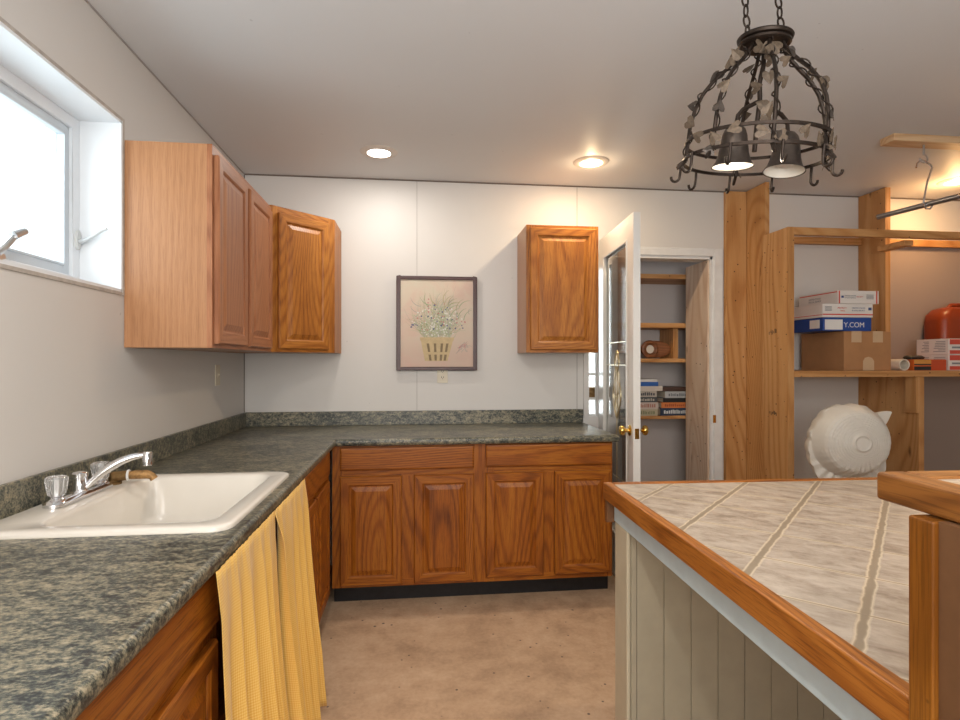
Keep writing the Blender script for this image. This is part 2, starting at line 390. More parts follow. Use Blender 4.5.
def tag(o, label, cat, group=None):
    o['label'] = label; o['category'] = cat
    if group: o['group'] = group
    return o
def box(name, dims, mats, parent=None, **k): return MB().box(*dims).build(name, mats, parent, **k)
def copy_tree(o, loc, label, rz=None):
    def rec(a, par):
        c = a.copy(); COL.objects.link(c)
        if par is not None: c.parent = par
        for ch in [x for x in bpy.data.objects if x.parent == a]: rec(ch, c)
        return c
    r = rec(o, None); r.location = loc
    if rz is not None: r.rotation_euler.z = rz
    r['label'] = label; return r

# ---------------------------------------------------------------- the room
XL, YB, ZC = -1.09, 3.76, 2.5375
XR, YF = 5.1, -2.1
box('floor', (XL-0.2, XR+0.1, YF-0.1, 4.6, -0.1, 0), floor_mat(), kind='structure')
box('ceiling', (XL-0.2, XR+0.1, YF-0.1, 4.6, ZC, ZC+0.1), CEIL, kind='structure')
# left wall with the window opening
WY0, WY1, WZ0, WZ1 = 1.16, 2.238, 1.594, 2.225
b = MB()
b.box(XL-0.20, XL, YF, WY0, 0, ZC).box(XL-0.20, XL, WY1, 4.6, 0, ZC).box(XL-0.20, XL, WY0, WY1, 0, WZ0).box(XL-0.20, XL, WY0, WY1, WZ1, ZC)
b.build('wall_left', WALL, kind='structure')
# back wall with the closet opening and the narrow sidelight
OX0, OX1, OZ = 1.295, 2.087, 2.065
SX0, SX1, SZ0, SZ1 = 1.192, 1.248, 0.95, 2.0
b = MB()
b.box(XL, SX0, YB, YB+0.11, 0, ZC).box(SX0, SX1, YB, YB+0.11, 0, SZ0).box(SX0, SX1, YB, YB+0.11, SZ1, ZC)
b.box(SX1, OX0, YB, YB+0.11, 0, ZC).box(OX0, OX1, YB, YB+0.11, OZ, ZC).box(OX1, XR, YB, YB+0.11, 0, ZC)
b.build('wall_back', WALL, kind='structure')
box('wall_right', (XR, XR+0.1, YF, 4.0, 0, ZC), WALL, kind='structure')
box('wall_front', (XL, XR, YF-0.1, YF, 0, ZC), WALL, kind='structure')
CLW = wall_mat('closet_paint', (0.60, 0.545, 0.52))
box('wall_closet_left', (1.262, 1.287, YB+0.11, 4.5, 0, 2.40), CLW, kind='structure')
box('wall_closet_right', (2.60, 2.65, YB+0.11, 4.5, 0, 2.40), CLW, kind='structure')
box('wall_closet_back', (1.262, 2.65, 4.42, 4.5, 0, 2.40), CLW, kind='structure')
# seams and cracks of the wall boards
box('trim_1', (XL+0.003, XR, YB-0.004, YB, ZC-0.008, ZC), DARKSEAM, kind='structure')
box('trim_2', (XL, XL+0.004, YB-0.006, YB, 1.006, ZC-0.01), DARKSEAM, kind='structure')
box('trim_3', (0.0115, 0.0145, YB-0.0015, YB, 1.006, ZC-0.008), GREYSEAM, kind='structure')
box('trim_4', (1.104, 1.108, YB-0.0015, YB, 1.006, ZC-0.008), GREYSEAM, kind='structure')
box('trim_5', (XL, XL+0.003, 0.9, YB-0.01, ZC-0.007, ZC), GREYSEAM, kind='structure')
box('trim_6', (1.150, 1.185, YB-0.012, YB, 0.95, 1.39), WALL, kind='structure')

box('shade_panel', (3.256, 4.548, YB-0.006, YB-0.0005, 0, 2.172), wall_mat('shade_brown', (0.33, 0.265, 0.23)), kind='structure')  # added board, its dark tone stands in for the shade around the shelf
# window in the left wall: lined recess, vinyl frame, sash, glass
wn = thing('window_1', (XL-0.15, (WY0+WY1)/2, WZ0), None, None, kind='structure')
b = MB()   # lining of the recess
b.box(XL-0.19, XL+0.004, WY1-0.006, WY1+0.006, WZ0-0.006, WZ1+0.006).box(XL-0.19, XL+0.004, WY0-0.006, WY0+0.006, WZ0-0.006, WZ1+0.006)
b.box(XL-0.19, XL+0.004, WY0, WY1, WZ0-0.006, WZ0+0.006).box(XL-0.19, XL+0.004, WY0, WY1, WZ1-0.006, WZ1+0.006)
b.build('window_lining', VINYL, wn)
b = MB()   # thin bead around the opening
for (y0, y1, z0, z1) in ((WY1+0.004, WY1+0.016, WZ0-0.016, WZ1+0.016), (WY0-0.016, WY0-0.004, WZ0-0.016, WZ1+0.016), (WY0, WY1, WZ0-0.016, WZ0-0.004), (WY0, WY1, WZ1+0.004, WZ1+0.016)):
    b.box(XL-0.002, XL+0.005, y0, y1, z0, z1)
b.build('window_bead', plain('bead_paint', (0.45, 0.41, 0.37), 0.6, var=0.2, vs=30), wn, bev=0.001)
def rect_frame(b, x0, x1, y0, y1, z0, z1, w, wb=None):
    wb = wb or w
    b.box(x0, x1, y0, y0+w, z0, z1).box(x0, x1, y1-w, y1, z0, z1).box(x0, x1, y0+w, y1-w, z0, z0+wb).box(x0, x1, y0+w, y1-w, z1-w, z1)
b = MB(); rect_frame(b, XL-0.19, XL-0.14, WY0+0.006, WY1-0.006, WZ0+0.006, WZ1-0.006, 0.042)
b.build('window_frame', VINYL, wn, bev=0.003)
b = MB(); rect_frame(b, XL-0.178, XL-0.152, WY0+0.05, WY1-0.05, WZ0+0.05, WZ1-0.05, 0.034); rect_frame(b, XL-0.172, XL-0.146, WY0+0.078, WY1-0.078, WZ0+0.078, WZ1-0.078, 0.008)
b.build('window_sash', plain('sash_grey', (0.60, 0.66, 0.71), 0.35), wn, bev=0.002)
box('window_pane', (XL-0.166, XL-0.162, WY0+0.082, WY1-0.082, WZ0+0.082, WZ1-0.082), GLASS, wn)
# cam latch on the frame's right post
b = MB()
b.loft([[Vector((XL-0.139+t, 2.212+0.013*math.cos(a), 1.775+0.036*math.sin(a))) for a in [2*PI*k/20 for k in range(20)]] for t in (-0.002, 0.006, 0.009)])
la = b.build('window_latch', plain('latch_plate_grey', (0.60, 0.61, 0.60), 0.35), wn)
MB().tube([(XL-0.128, 2.212, 1.77), (XL-0.105, 2.205, 1.775), (XL-0.075, 2.20, 1.79), (XL-0.045, 2.20, 1.812), (XL-0.030, 2.20, 1.817)], [0.009, 0.0075, 0.0065, 0.006, 0.0055], n=10).build('latch_lever', plain('latch_grey', (0.55, 0.57, 0.58), 0.3), la)
b = MB()
b.loft([[Vector((XL-0.139+t, 1.79+0.034*math.cos(a), 1.642+0.013*math.sin(a))) for a in [2*PI*k/20 for k in range(20)]] for t in (-0.002, 0.012, 0.02)])
cr = b.build('window_crank', ALU, wn)
MB().tube([(XL-0.120, 1.79, 1.648), (XL-0.105, 1.80, 1.670), (XL-0.100, 1.825, 1.700), (XL-0.098, 1.835, 1.712)], [0.011, 0.010, 0.009, 0.009], n=10).tube([(XL-0.098, 1.822, 1.706), (XL-0.09, 1.862, 1.728)], [0.013, 0.010]).build('crank_handle', ALU, cr)

# sidelight beside the door
sl = thing('window_2', ((SX0+SX1)/2, YB+0.05, SZ0), None, None, kind='structure')
b = MB()
b.box(SX0, SX0+0.006, YB+0.02, YB+0.09, SZ0, SZ1).box(SX1-0.006, SX1, YB+0.02, YB+0.09, SZ0, SZ1)
for z in (SZ0, 1.065+0.0, 1.235, SZ1-0.02): b.box(SX0+0.006, SX1-0.006, YB+0.02, YB+0.09, z, z+0.018)
b.build('window_frame', JAMB, sl)
box('window_pane', (SX0+0.006, SX1-0.006, YB+0.05, YB+0.054, SZ0+0.02, SZ1-0.02), GLASS, sl)
b = MB()
b.box(SX0+0.006, SX1-0.006, YB+0.03, YB+0.036, 1.083, 1.155)
b.lathe([(0.022, -0.01), (0.022, 0.0), (0.014, 0.006), (0.006, 0.008)], Matrix.Translation((1.22, YB+0.03, 1.12)) @ Matrix.Rotation(PI/2, 4, 'X'), cap1=True)
b.build('window_medallion', OLDBR, sl)

# casing of the closet opening
b = MB()
b.box(OX0-0.045, OX1+0.0075, YB-0.016, YB, OZ+0.008, OZ+0.055)
b.box(OX0-0.045, OX1+0.07, YB-0.010, YB, OZ+0.055, OZ+0.064)
b.build('trim_7', JAMB, kind='structure', bev=0.003)
b = MB(); b.box(OX1+0.008, OX1+0.07, YB-0.016, YB, 0, OZ+0.055)
b.build('trim_8', JAMB, kind='structure', bev=0.003)
b = MB(); b.box(OX1-0.016, OX1+0.008, YB-0.005, YB+0.12, 0, OZ+0.008).box(OX0-0.008, OX0+0.008, YB, YB+0.12, 0, OZ).box(OX0, OX1, YB-0.005, YB+0.12, OZ-0.012, OZ+0.008)
b.build('trim_9', JAMB, kind='structure')
sp = tag(MB().box(OX1-0.001, OX1+0.02, YB-0.018, YB-0.0165, 0.90, 0.955).build('strike_plate', BRASS), 'small brass strike plate on the closet door jamb', 'strike plate')

# ---------------------------------------------------------------- cabinets
def ring_rect(x0, x1, z0, z1, y): return [(x0, y, z0), (x1, y, z0), (x1, y, z1), (x0, y, z1)]
def panel_bm(x0, x1, z0, z1, yb, yf, fw=0.052, raised=True):
    """door / drawer front; front face looks towards -y. material 0 = upright grain, 1 = level grain"""
    b = MB(); t = yf - yb   # negative
    def L(i, y): return [b.b.verts.new(p) for p in ring_rect(x0+i, x1-i, z0+i, z1-i, y)]
    if raised:
        rings = [L(0, yb), L(0, yf+0.005), L(0.005, yf), L(fw-0.006, yf), L(fw, yf+0.005), L(fw+0.002, yf+0.009), L(fw+0.008, yf+0.009), L(fw+0.030, yf+0.001), L(fw+0.031, yf)]
    else:
        rings = [L(0, yb), L(0, yf+0.006), L(0.003, yf+0.002), L(0.009, yf)]
    for k, (a, c) in enumerate(zip(rings, rings[1:])):
        for i in range(4):
            b.mi = 1 if (i in (0, 2) and (k < 5)) or not raised else 0
            b.face([a[i], a[(i+1) % 4], c[(i+1) % 4], c[i]])
    b.mi = 0 if raised else 1
    b.face(rings[0][::-1]); b.face(rings[-1])
    return b
def cabinet(name, label, cat, loc, rz, w, d, z0, z1, doors, drawers=(), mats=OAK, side=None, toe=False, group=None, rails=(), dz=None, fwd=0.052, front_open=False):
    """local frame: x along the width, y into the cabinet, face frame front at y = 0"""
    t = thing(name, (loc[0], loc[1], 0 if toe else z0), label, cat, group, rz)
    o = 0 if toe else -z0
    side = side or mats[0]
    Z0, Z1 = z0+o, z1+o
    b = MB(); th = 0.016
    b.box(0, th, 0.019, d, Z0, Z1).box(w-th, w, 0.019, d, Z0, Z1).box(th, w-th, 0.019, d, Z0, Z0+th).box(th, w-th, d-0.006, d, Z0, Z1)
    if not toe: b.box(th, w-th, 0.019, d-0.006, Z1-th, Z1)
    b.build('carcass', side, t, local=True, bev=0.001)
    b = MB(); sw = 0.060
    b.box(0, sw, 0, 0.019, Z0, Z1).box(w-sw, w, 0, 0.019, Z0, Z1)
    b.mi = 1
    b.box(sw, w-sw, 0, 0.019, Z1-0.038, Z1).box(sw, w-sw, 0, 0.019, Z0, Z0+0.038)
    for r in rails: b.box(sw, w-sw, 0, 0.019, r+o-0.02, r+o+0.02)
    b.mi = 0
    if len(doors) > 1:
        m = (doors[0][1]+doors[1][0])/2; b.box(m-0.036, m+0.036, 0.0005, 0.0185, Z0+0.038, (rails[0]+o-0.02) if rails else Z1-sw)
    b.build('face_frame', mats, t, local=True)
    for (x0, x1, a, c) in doors: panel_bm(x0, x1, a+o, c+o, -0.001, -0.020, fwd).build('door', mats, t, local=True)
    for (x0, x1, a, c) in drawers: panel_bm(x0, x1, a+o, c+o, -0.001, -0.020, raised=False).build('drawer_front', mats, t, local=True)
    if toe:
        box('toe_kick', (0.0, w, 0.072, 0.080, 0.0, z0), TOE, t, local=True)
    return t
DB = dict(z0=0.102, z1=0.876, toe=True, rails=(0.725,))
YC = 3.115
cabinet('base_cabinet', 'double-door oak base cabinet on the back wall, next to the inside corner, below the painting', 'cabinet', (-0.445, YC), 0, 0.826, 0.638,
        doors=[(0.043, 0.373, 0.116, 0.709), (0.440, 0.770, 0.116, 0.709)], drawers=[(0.043, 0.770, 0.741, 0.864)], group=None, **DB)
cabinet('base_cabinet', 'double-door oak base cabinet at the right end of the back counter, nearest the glazed door', 'cabinet', (0.381, YC), 0, 0.742, 0.638,
        doors=[(0.011, 0.340, 0.130, 0.712), (0.403, 0.731, 0.130, 0.712)], drawers=[(0.011, 0.738, 0.745, 0.868)], **DB)
XF = -0.460
RZ = PI/2
cabinet('base_cabinet', 'oak base cabinet of the left run between the yellow curtain and the inside corner', 'cabinet', (XF, 2.202), RZ, 0.895, 0.622,
        doors=[(0.025, 0.405, 0.116, 0.709), (0.430, 0.80, 0.116, 0.709)], drawers=[(0.025, 0.80, 0.741, 0.864)], **DB)
cabinet('base_cabinet', 'oak base cabinet nearest the camera under the left counter, left of the yellow curtain', 'cabinet', (XF, 0.345), RZ, 0.995, 0.622,
        doors=[(0.03, 0.455, 0.116, 0.706), (0.50, 0.984, 0.116, 0.706)], drawers=[(0.03, 0.992, 0.741, 0.872)], **DB)
# sink base: open front behind the curtain
t = thing('sink_cabinet', (XF, 1.341, 0), 'open-fronted oak sink cabinet hidden behind the yellow curtains', 'cabinet', None, RZ)
b = MB(); b.box(0, 0.016, 0.019, 0.62, 0.102, 0.876).box(0.843, 0.859, 0.019, 0.62, 0.102, 0.876).box(0.016, 0.843, 0.019, 0.62, 0.102, 0.118)
b.build('carcass', OAK[0], t, local=True)
b = MB(); b.box(0, 0.03, 0, 0.019, 0.102, 0.876).box(0.829, 0.859, 0, 0.019, 0.102, 0.876); b.mi = 1; b.box(0.03, 0.829, 0, 0.019, 0.846, 0.876).box(0.03, 0.829, 0, 0.019, 0.102, 0.14)
b.build('face_frame', OAK, t, local=True)
box('toe_kick', (0, 0.859, 0.072, 0.080, 0, 0.102), TOE, t, local=True)

# upper cabinets
cabinet('wall_cabinet', 'two-door oak wall cabinet beside the window, pale laminate side facing the room', 'cabinet', (-0.772, 2.256), RZ, 0.892, 0.316, 1.384, 2.165,
        doors=[(0.022, 0.40, 1.40, 2.130), (0.445, 0.842, 1.40, 2.130)], mats=OAK_LIT, side=LAMI, fwd=0.05)
# diagonal corner cabinet
A = Vector((-0.772, 3.150)); B = Vector((-0.478, 3.444)); dirx = (B-A).normalized(); wdt = (B-A).length
cc = thing('corner_cabinet', (A.x, A.y, 1.384), 'oak corner wall cabinet with one diagonal raised-panel door', 'cabinet', None, math.atan2(dirx.y, dirx.x))
z0, z1 = 1.384, 2.180
b = MB(); th = 0.016
b.prism([(-1.088, 3.752), (-1.088, 3.152), (-0.774, 3.152), (-0.480, 3.446), (-0.480, 3.752)], z0, z0+th)
b.prism([(-1.088, 3.752), (-1.088, 3.152), (-0.774, 3.152), (-0.480, 3.446), (-0.480, 3.752)], z1-th, z1)
b.box(-0.494, -0.478, 3.446, 3.752, z0, z1).box(-1.088, -0.785, 3.152, 3.160, z0, z1).box(-1.088, -0.5, 3.746, 3.752, z0, z1)
b.build('carcass', OAKG[0], cc)
b = MB(); h = z1-z0
b.box(0, 0.036, 0, 0.019, 0, h).box(wdt-0.045, wdt, 0, 0.019, 0, h); b.mi = 1; b.box(0.036, wdt-0.045, 0, 0.019, 0, 0.04).box(0.036, wdt-0.045, 0, 0.019, h-0.04, h)
b.build('face_frame', OAKG, cc, local=True)
panel_bm(0.036, wdt-0.050, 0.018, h-0.035, -0.001, -0.020, 0.05).build('door', OAKG, cc, local=True)
cabinet('wall_cabinet', 'single-door golden oak wall cabinet between the painting and the glazed door', 'cabinet', (0.690, 3.445), 0, 0.462, 0.313, 1.388, 2.185,
        doors=[(0.022, 0.445, 1.405, 2.165)], mats=OAKG, side=LAMI, fwd=0.052)

# ---------------------------------------------------------------- worktop
EX, EY, CX1 = -0.420, 3.070, 1.150
SKX0, SKX1, SKY0, SKY1 = -1.025, -0.50, 1.475, 2.105
ct = thing('worktop', (-0.7, 2.4, 0.876), 'L-shaped dark green speckled laminate worktop with short backsplash', 'countertop')
b = MB()
xs = [XL+0.003, SKX0, SKX1, EX, CX1]; ys = [-0.6, SKY0, SKY1, EY, YB-0.001]
vt = {}
def V(i, j, z):
    k = (i, j, z)
    if k not in vt: vt[k] = b.b.verts.new((xs[i], ys[j], z))
    return vt[k]
cells = [(i, j) for i in range(4) for j in range(4) if (i < 3 or j == 3) and (i, j) != (1, 1)]
ZT, ZB_ = 0.914, 0.876
for (i, j) in cells:
    b.face([V(i, j, ZT), V(i+1, j, ZT), V(i+1, j+1, ZT), V(i, j+1, ZT)]); b.face([V(i, j, ZB_), V(i, j+1, ZB_), V(i+1, j+1, ZB_), V(i+1, j, ZB_)])
    for (di, dj, p, q) in ((-1, 0, (i, j), (i, j+1)), (1, 0, (i+1, j), (i+1, j+1)), (0, -1, (i, j), (i+1, j)), (0, 1, (i, j+1), (i+1, j+1))):
        if (i+di, j+dj) not in cells:
            b.face([V(*p, ZT), V(*q, ZT), V(*q, ZB_), V(*p, ZB_)])
bmesh.ops.recalc_face_normals(b.b, faces=b.b.faces)
ed = []
for e in b.b.edges:
    p, q = e.verts[0].co, e.verts[1].co
    if abs(p.z-q.z) > 1e-4: continue
    if (abs(p.x-EX) < 1e-5 and abs(q.x-EX) < 1e-5 and max(p.y, q.y) <= EY+1e-5) or (abs(p.y-EY) < 1e-5 and abs(q.y-EY) < 1e-5 and min(p.x, q.x) >= EX-1e-5) or (abs(p.x-CX1) < 1e-5 and abs(q.x-CX1) < 1e-5):
        if len(e.link_faces) == 2: ed.append(e)
bmesh.ops.bevel(b.b, geom=ed, offset=0.014, segments=5, profile=0.5, affect='EDGES')
for f in b.b.faces:
    if abs(f.normal.z) < 0.98 and abs(f.normal.z) > 0.02: f.smooth = True
b.build('worktop_slab', COUNTER, ct)
b = MB(); b.box(XL+0.003, XL+0.019, -0.6, YB-0.0195, ZT, 1.006); b.build('backsplash', COUNTER, ct, bev=0.003)
b = MB(); b.box(XL+0.003, 1.145, YB-0.019, YB-0.0005, ZT, 1.006); b.build('backsplash', COUNTER, ct, bev=0.003)

# ---------------------------------------------------------------- sink and faucet
def rrect(x0, x1, y0, y1, r, z, n=6):
    out = []
    for (cx, cy, a0) in ((x1-r, y1-r, 0), (x0+r, y1-r, PI/2), (x0+r, y0+r, PI), (x1-r, y0+r, 3*PI/2)):
        for k in range(n+1):
            a = a0 + PI/2*k/n; out.append(Vector((cx+r*math.cos(a), cy+r*math.sin(a), z)))
    return out
sk = thing('sink', (-0.75, 1.79, 0.75), 'white enamel single-bowl drop-in sink in the left worktop', 'sink')
b = MB()
ox = (-1.058, -0.452, 1.432, 2.142); ix = (-0.925, -0.515, 1.500, 2.085)
b.loft([rrect(*ox, 0.05, 0.9145), rrect(ox[0], ox[1], ox[2], ox[3], 0.05, 0.921), rrect(ox[0]+0.004, ox[1]-0.004, ox[2]+0.004, ox[3]-0.004, 0.047, 0.926), rrect(ox[0]+0.014, ox[1]-0.014, ox[2]+0.014, ox[3]-0.014, 0.042, 0.929),
        rrect(ix[0]-0.012, ix[1]+0.012, ix[2]-0.012, ix[3]+0.012, 0.055, 0.927), rrect(ix[0]-0.004, ix[1]+0.004, ix[2]-0.004, ix[3]+0.004, 0.055, 0.922), rrect(*ix, 0.055, 0.912),
        rrect(ix[0]+0.012, ix[1]-0.012, ix[2]+0.012, ix[3]-0.012, 0.055, 0.800), rrect(ix[0]+0.025, ix[1]-0.025, ix[2]+0.025, ix[3]-0.025, 0.05, 0.765), rrect(ix[0]+0.055, ix[1]-0.055, ix[2]+0.055, ix[3]-0.055, 0.04, 0.752),
        rrect(-0.74, -0.66, 1.75, 1.83, 0.035, 0.750)], cap0=False, cap1=True)
b.build('basin', ENAMEL, sk, auto=50)
MB().lathe([(0.0, 0.7515), (0.03, 0.7515), (0.042, 0.7535), (0.044, 0.752)], Matrix.Translation((-0.70, 1.79, 0)), n=24).build('drain', CHROME, sk)

fc = thing('faucet', (-0.99, 1.79, 0.929), 'chrome two-handle kitchen faucet with clear acrylic knobs on the sink deck', 'faucet')
b = MB()
b.loft([rrect(-1.020, -0.962, 1.655, 1.948, 0.028, 0.9293), rrect(-1.020, -0.962, 1.655, 1.948, 0.028, 0.938), rrect(-1.014, -0.968, 1.661, 1.942, 0.022, 0.945), rrect(-1.009, -0.973, 1.668, 1.935, 0.018, 0.947)])
b.build('base_plate', CHROME, fc)
for y in (1.690, 1.912):
    b = MB(); Mt = Matrix.Translation((-0.991, y, -0.007))
    b.lathe([(0.024, 0.944), (0.024, 0.953), (0.017, 0.958), (0.012, 0.966)], Mt, n=24, cap1=True)
    kn = b.build('knob_base', CHROME, fc)
    b = MB(); n = 48
    def flut(r, z, d): return [Mt @ Vector(((r+d*math.cos(12*2*PI*k/n))*math.cos(2*PI*k/n), (r+d*math.cos(12*2*PI*k/n))*math.sin(2*PI*k/n), z)) for k in range(n)]
    b.loft([flut(0.016, 0.963, 0), flut(0.021, 0.968, 0.0008), flut(0.0235, 0.985, 0.0014), flut(0.0265, 1.008, 0.0016), flut(0.0265, 1.014, 0.0012), flut(0.022, 1.018, 0.0), flut(0.010, 1.015, 0)])
    b.build('acrylic_knob', ACRYL, kn, auto=60)
    MB().lathe([(0.008, 0.966), (0.008, 1.008), (0.004, 1.012)], Mt, n=12, cap1=True).build('knob_core', ALU, kn)
b = MB(); Mt = Matrix.Translation((-0.991, 1.80, -0.004))
b.lathe([(0.024, 0.944), (0.022, 0.950), (0.019, 0.955), (0.019, 0.990), (0.021, 0.992), (0.021, 1.002), (0.017, 1.006), (0.006, 1.008)], Mt, n=28, cap1=True)
b.build('spout_body', CHROME, fc)
tip = Vector((-0.830, 1.853, 1.034)); st_ = Vector((-0.978, 1.803, 0.960))
pts = []; 
for k in range(15):
    u = k/14; p = st_.lerp(tip, u); z = 0.955 + (1.040-0.955)*(1-(1-u)**1.7) + 0.006*math.sin(PI*u); pts.append((p.x, p.y, z))
MB().tube(pts, [0.0085+0.004*math.sin(PI*min(1, i/14+0.05)) for i in range(15)], n=14).build('spout', CHROME, fc)
d = (tip-st_); d.z = 0; d.normalize()
b = MB(); e0 = tip + d*0.004
b.lathe([(0.0125, 1.030-0.012), (0.014, 1.030-0.010), (0.014, 1.056), (0.012, 1.060)], Matrix.Translation((e0.x, e0.y, -0.010)), n=24, cap0=True, cap1=True)
b.build('aerator', CHROME, fc)
# old sprayer stub behind the far knob
ns = thing('deck_nozzle', (-0.965, 1.985, 0.929), 'tarnished brass nozzle with a white ring lying on the sink deck behind the faucet', 'nozzle')
b = MB(); b.lathe([(0.024, 0.928), (0.024, 0.934), (0.015, 0.938), (0.014, 0.962), (0.010, 0.966)], Matrix.Translation((-0.985, 1.975, 0)), n=20, cap1=True); b.build('nozzle_base', OLDBR, ns)
b = MB(); b.tube([(-0.985, 1.975, 0.952), (-0.945, 1.980, 0.955)], [0.017, 0.016], n=16); b.build('nozzle_collar', OLDBR, ns)
b = MB(); b.tube([(-0.944, 1.980, 0.955), (-0.938, 1.981, 0.955)], 0.0185, n=18); b.build('white_ring', WHITE, ns)
b = MB(); b.tube([(-0.938, 1.981, 0.955), (-0.915, 1.984, 0.956), (-0.885, 1.988, 0.955), (-0.872, 1.991, 0.948), (-0.866, 1.992, 0.938)], [0.013, 0.015, 0.0145, 0.012, 0.0125], n=16); b.build('nozzle_body', plain('old_brass', (0.34, 0.19, 0.07), 0.5, 0.4, var=0.4, vs=70), ns)

# ---------------------------------------------------------------- curtains
CM = cloth_mat()
def curtain(y0, y1, label, folds, seed, flare, phase):
    rnd = random.Random(seed)
    nx, nz = 190, 34; b = MB(); uvl = b.b.loops.layers.uv.new('UVMap')
    g = []; zt, zb = 0.886, 0.045
    for j in range(nz+1):
        v = j/nz; z = zt + (zb-zt)*v; row = []
        for i in range(nx+1):
            u = i/nx
            amp = (0.0012 + 0.046*min(1, v*1.3)) * (0.6+0.6*math.sin(3.1*u+seed)**2)
            a = 2*PI*folds*(u + 0.025*math.sin(2*PI*u*2+seed) + 0.010*v*math.sin(5*u+seed)) + phase
            f = amp*(math.sin(a) + 0.22*math.sin(2.0*a+1.0)*v)
            if v < 0.10: f += 0.0015*math.sin(a*3.7+seed)*(1-v/0.10)
            y = y0 + (y1-y0)*u + flare(u, v) + 0.3*amp*math.cos(a)
            x = -0.4165 + 0.045*v*v + f*0.75 + 0.008*min(1, v*8) + (0.016*max(0, 1-u/0.08) if seed == 5 else -0.006*max(0, (u-0.92)/0.08))*min(1, v*10)
            x = max(x, -0.4175 + (-0.014 if v > 0.1 else 0))
            row.append((b.b.verts.new((x, y, z + 0.0 + (0.006*math.sin(6*u+seed) if j == nz else 0))), u*(y1-y0)*1.9, z))
        g.append(row)
    for j in range(nz):
        for i in range(nx):
            q = [g[j][i], g[j][i+1], g[j+1][i+1], g[j+1][i]]
            f = b.face([p[0] for p in q], True)
            for lp, p in zip(f.loops, q): lp[uvl].uv = (p[1], p[2])
    o = b.build('curtain', CM, solid=0.0012, auto=80)
    return tag(o, label, 'curtain', None)
curtain(1.243, 1.738, 'gathered yellow gingham curtain half nearest the camera, under the sink', 5, 3, lambda u, v: -0.055*v*v*(1-u)-0.015*v*u, 0.4)
curtain(1.728, 2.196, 'gathered yellow gingham curtain half farther from the camera, next to the oak cabinet door', 5, 5, lambda u, v: -0.045*v*u + 0.002*v*(1-u), 1.8)
MB().tube([(-0.4375, 1.33, 0.868), (-0.4375, 2.19, 0.868)], 0.002, n=8).build('curtain_rod', WHITE)
tag(bpy.data.objects['curtain_rod'], 'thin white rod carrying the yellow curtains under the worktop edge', 'curtain rod')

# ---------------------------------------------------------------- painting, outlets
pt = thing('painting', (0.146, 3.745, 1.273), 'framed painting of wildflowers in a slatted basket', 'picture')
px0, px1, pz0, pz1 = -0.122, 0.413, 1.273, 1.897
b = MB(); fw = 0.024
for (a, c, e, f) in ((px0, px0+fw, pz0, pz1), (px1-fw, px1, pz0, pz1), (px0+fw, px1-fw, pz0, pz0+fw), (px0+fw, px1-fw, pz1-fw, pz1)):
    b.box(a, c, 3.728, 3.759, e, f)
b.build('frame', FRAMEB, pt, bev=0.004)
def canvas_mat():
    m, nt, bb = newmat('canvas_wash'); tc = coord(nt, False)
    n = noise(nt, tc, 5, 5, 0.6, 0.8); sp = N(nt, 'ShaderNodeSeparateXYZ'); nt.links.new(tc, sp.inputs[0])
    c = ramp(nt, n, [(0.35, (0.60, 0.55, 0.44)), (0.5, (0.62, 0.52, 0.42)), (0.65, (0.62, 0.46, 0.38))])
    low = ramp(nt, math_(nt, 'ADD', sp.outputs['Z'], math_(nt, 'MULTIPLY', n, 0.25)), [(0.20, (1, 1, 1)), (0.42, (0, 0, 0))])
    c = mix(nt, math_(nt, 'MULTIPLY', low, 0.45), c, (0.56, 0.34, 0.29))
    nt.links.new(c, bb.inputs['Base Color']); bb.inputs['Roughness'].default_value = 0.7; return m
box('canvas', (px0+fw, px1-fw, 3.737, 3.742, pz0+fw, pz1-fw), canvas_mat(), pt)
PM = [plain('paint_'+n, c, 0.7, var=0.1, vs=40) for n, c in (('green', (0.30, 0.37, 0.22)), ('pale_green', (0.44, 0.48, 0.33)), ('olive', (0.40, 0.36, 0.20)), ('white', (0.68, 0.66, 0.60)), ('blue', (0.13, 0.14, 0.24)), ('rose', (0.50, 0.22, 0.22)), ('basket', (0.55, 0.43, 0.25)), ('basket_dark', (0.23, 0.17, 0.10)), ('grey', (0.40, 0.38, 0.33)))]
b = MB(); rnd = random.Random(11)
cnt = [0]
def stroke(p, q, w, mi, bow=0.0):
    y = 3.7366 - cnt[0]*0.0000012; cnt[0] += 1; b.mi = mi
    P = []; dx, dz = q[0]-p[0], q[1]-p[1]; L = math.hypot(dx, dz) or 1; nx, nz = -dz/L, dx/L
    K = 5
    l, r = [], []
    for k in range(K+1):
        u = k/K; c = (p[0]+dx*u+nx*bow*4*u*(1-u), p[1]+dz*u+nz*bow*4*u*(1-u)); ww = w*(1-0.7*u)
        l.append(b.b.verts.new((c[0]+nx*ww/2, y, c[1]+nz*ww/2))); r.append(b.b.verts.new((c[0]-nx*ww/2, y, c[1]-nz*ww/2)))
    for k in range(K): b.face([l[k], l[k+1], r[k+1], r[k]])
def dot(x, z, r, mi):
    y = 3.7366 - cnt[0]*0.0000012; cnt[0] += 1; b.mi = mi
    b.face([b.b.verts.new((x+r*math.cos(a)*rnd.uniform(0.7, 1.2), y, z+r*math.sin(a)*rnd.uniform(0.7, 1.2))) for a in [2*PI*k/7 for k in range(7)]])
bx, bz = 0.150, 1.487
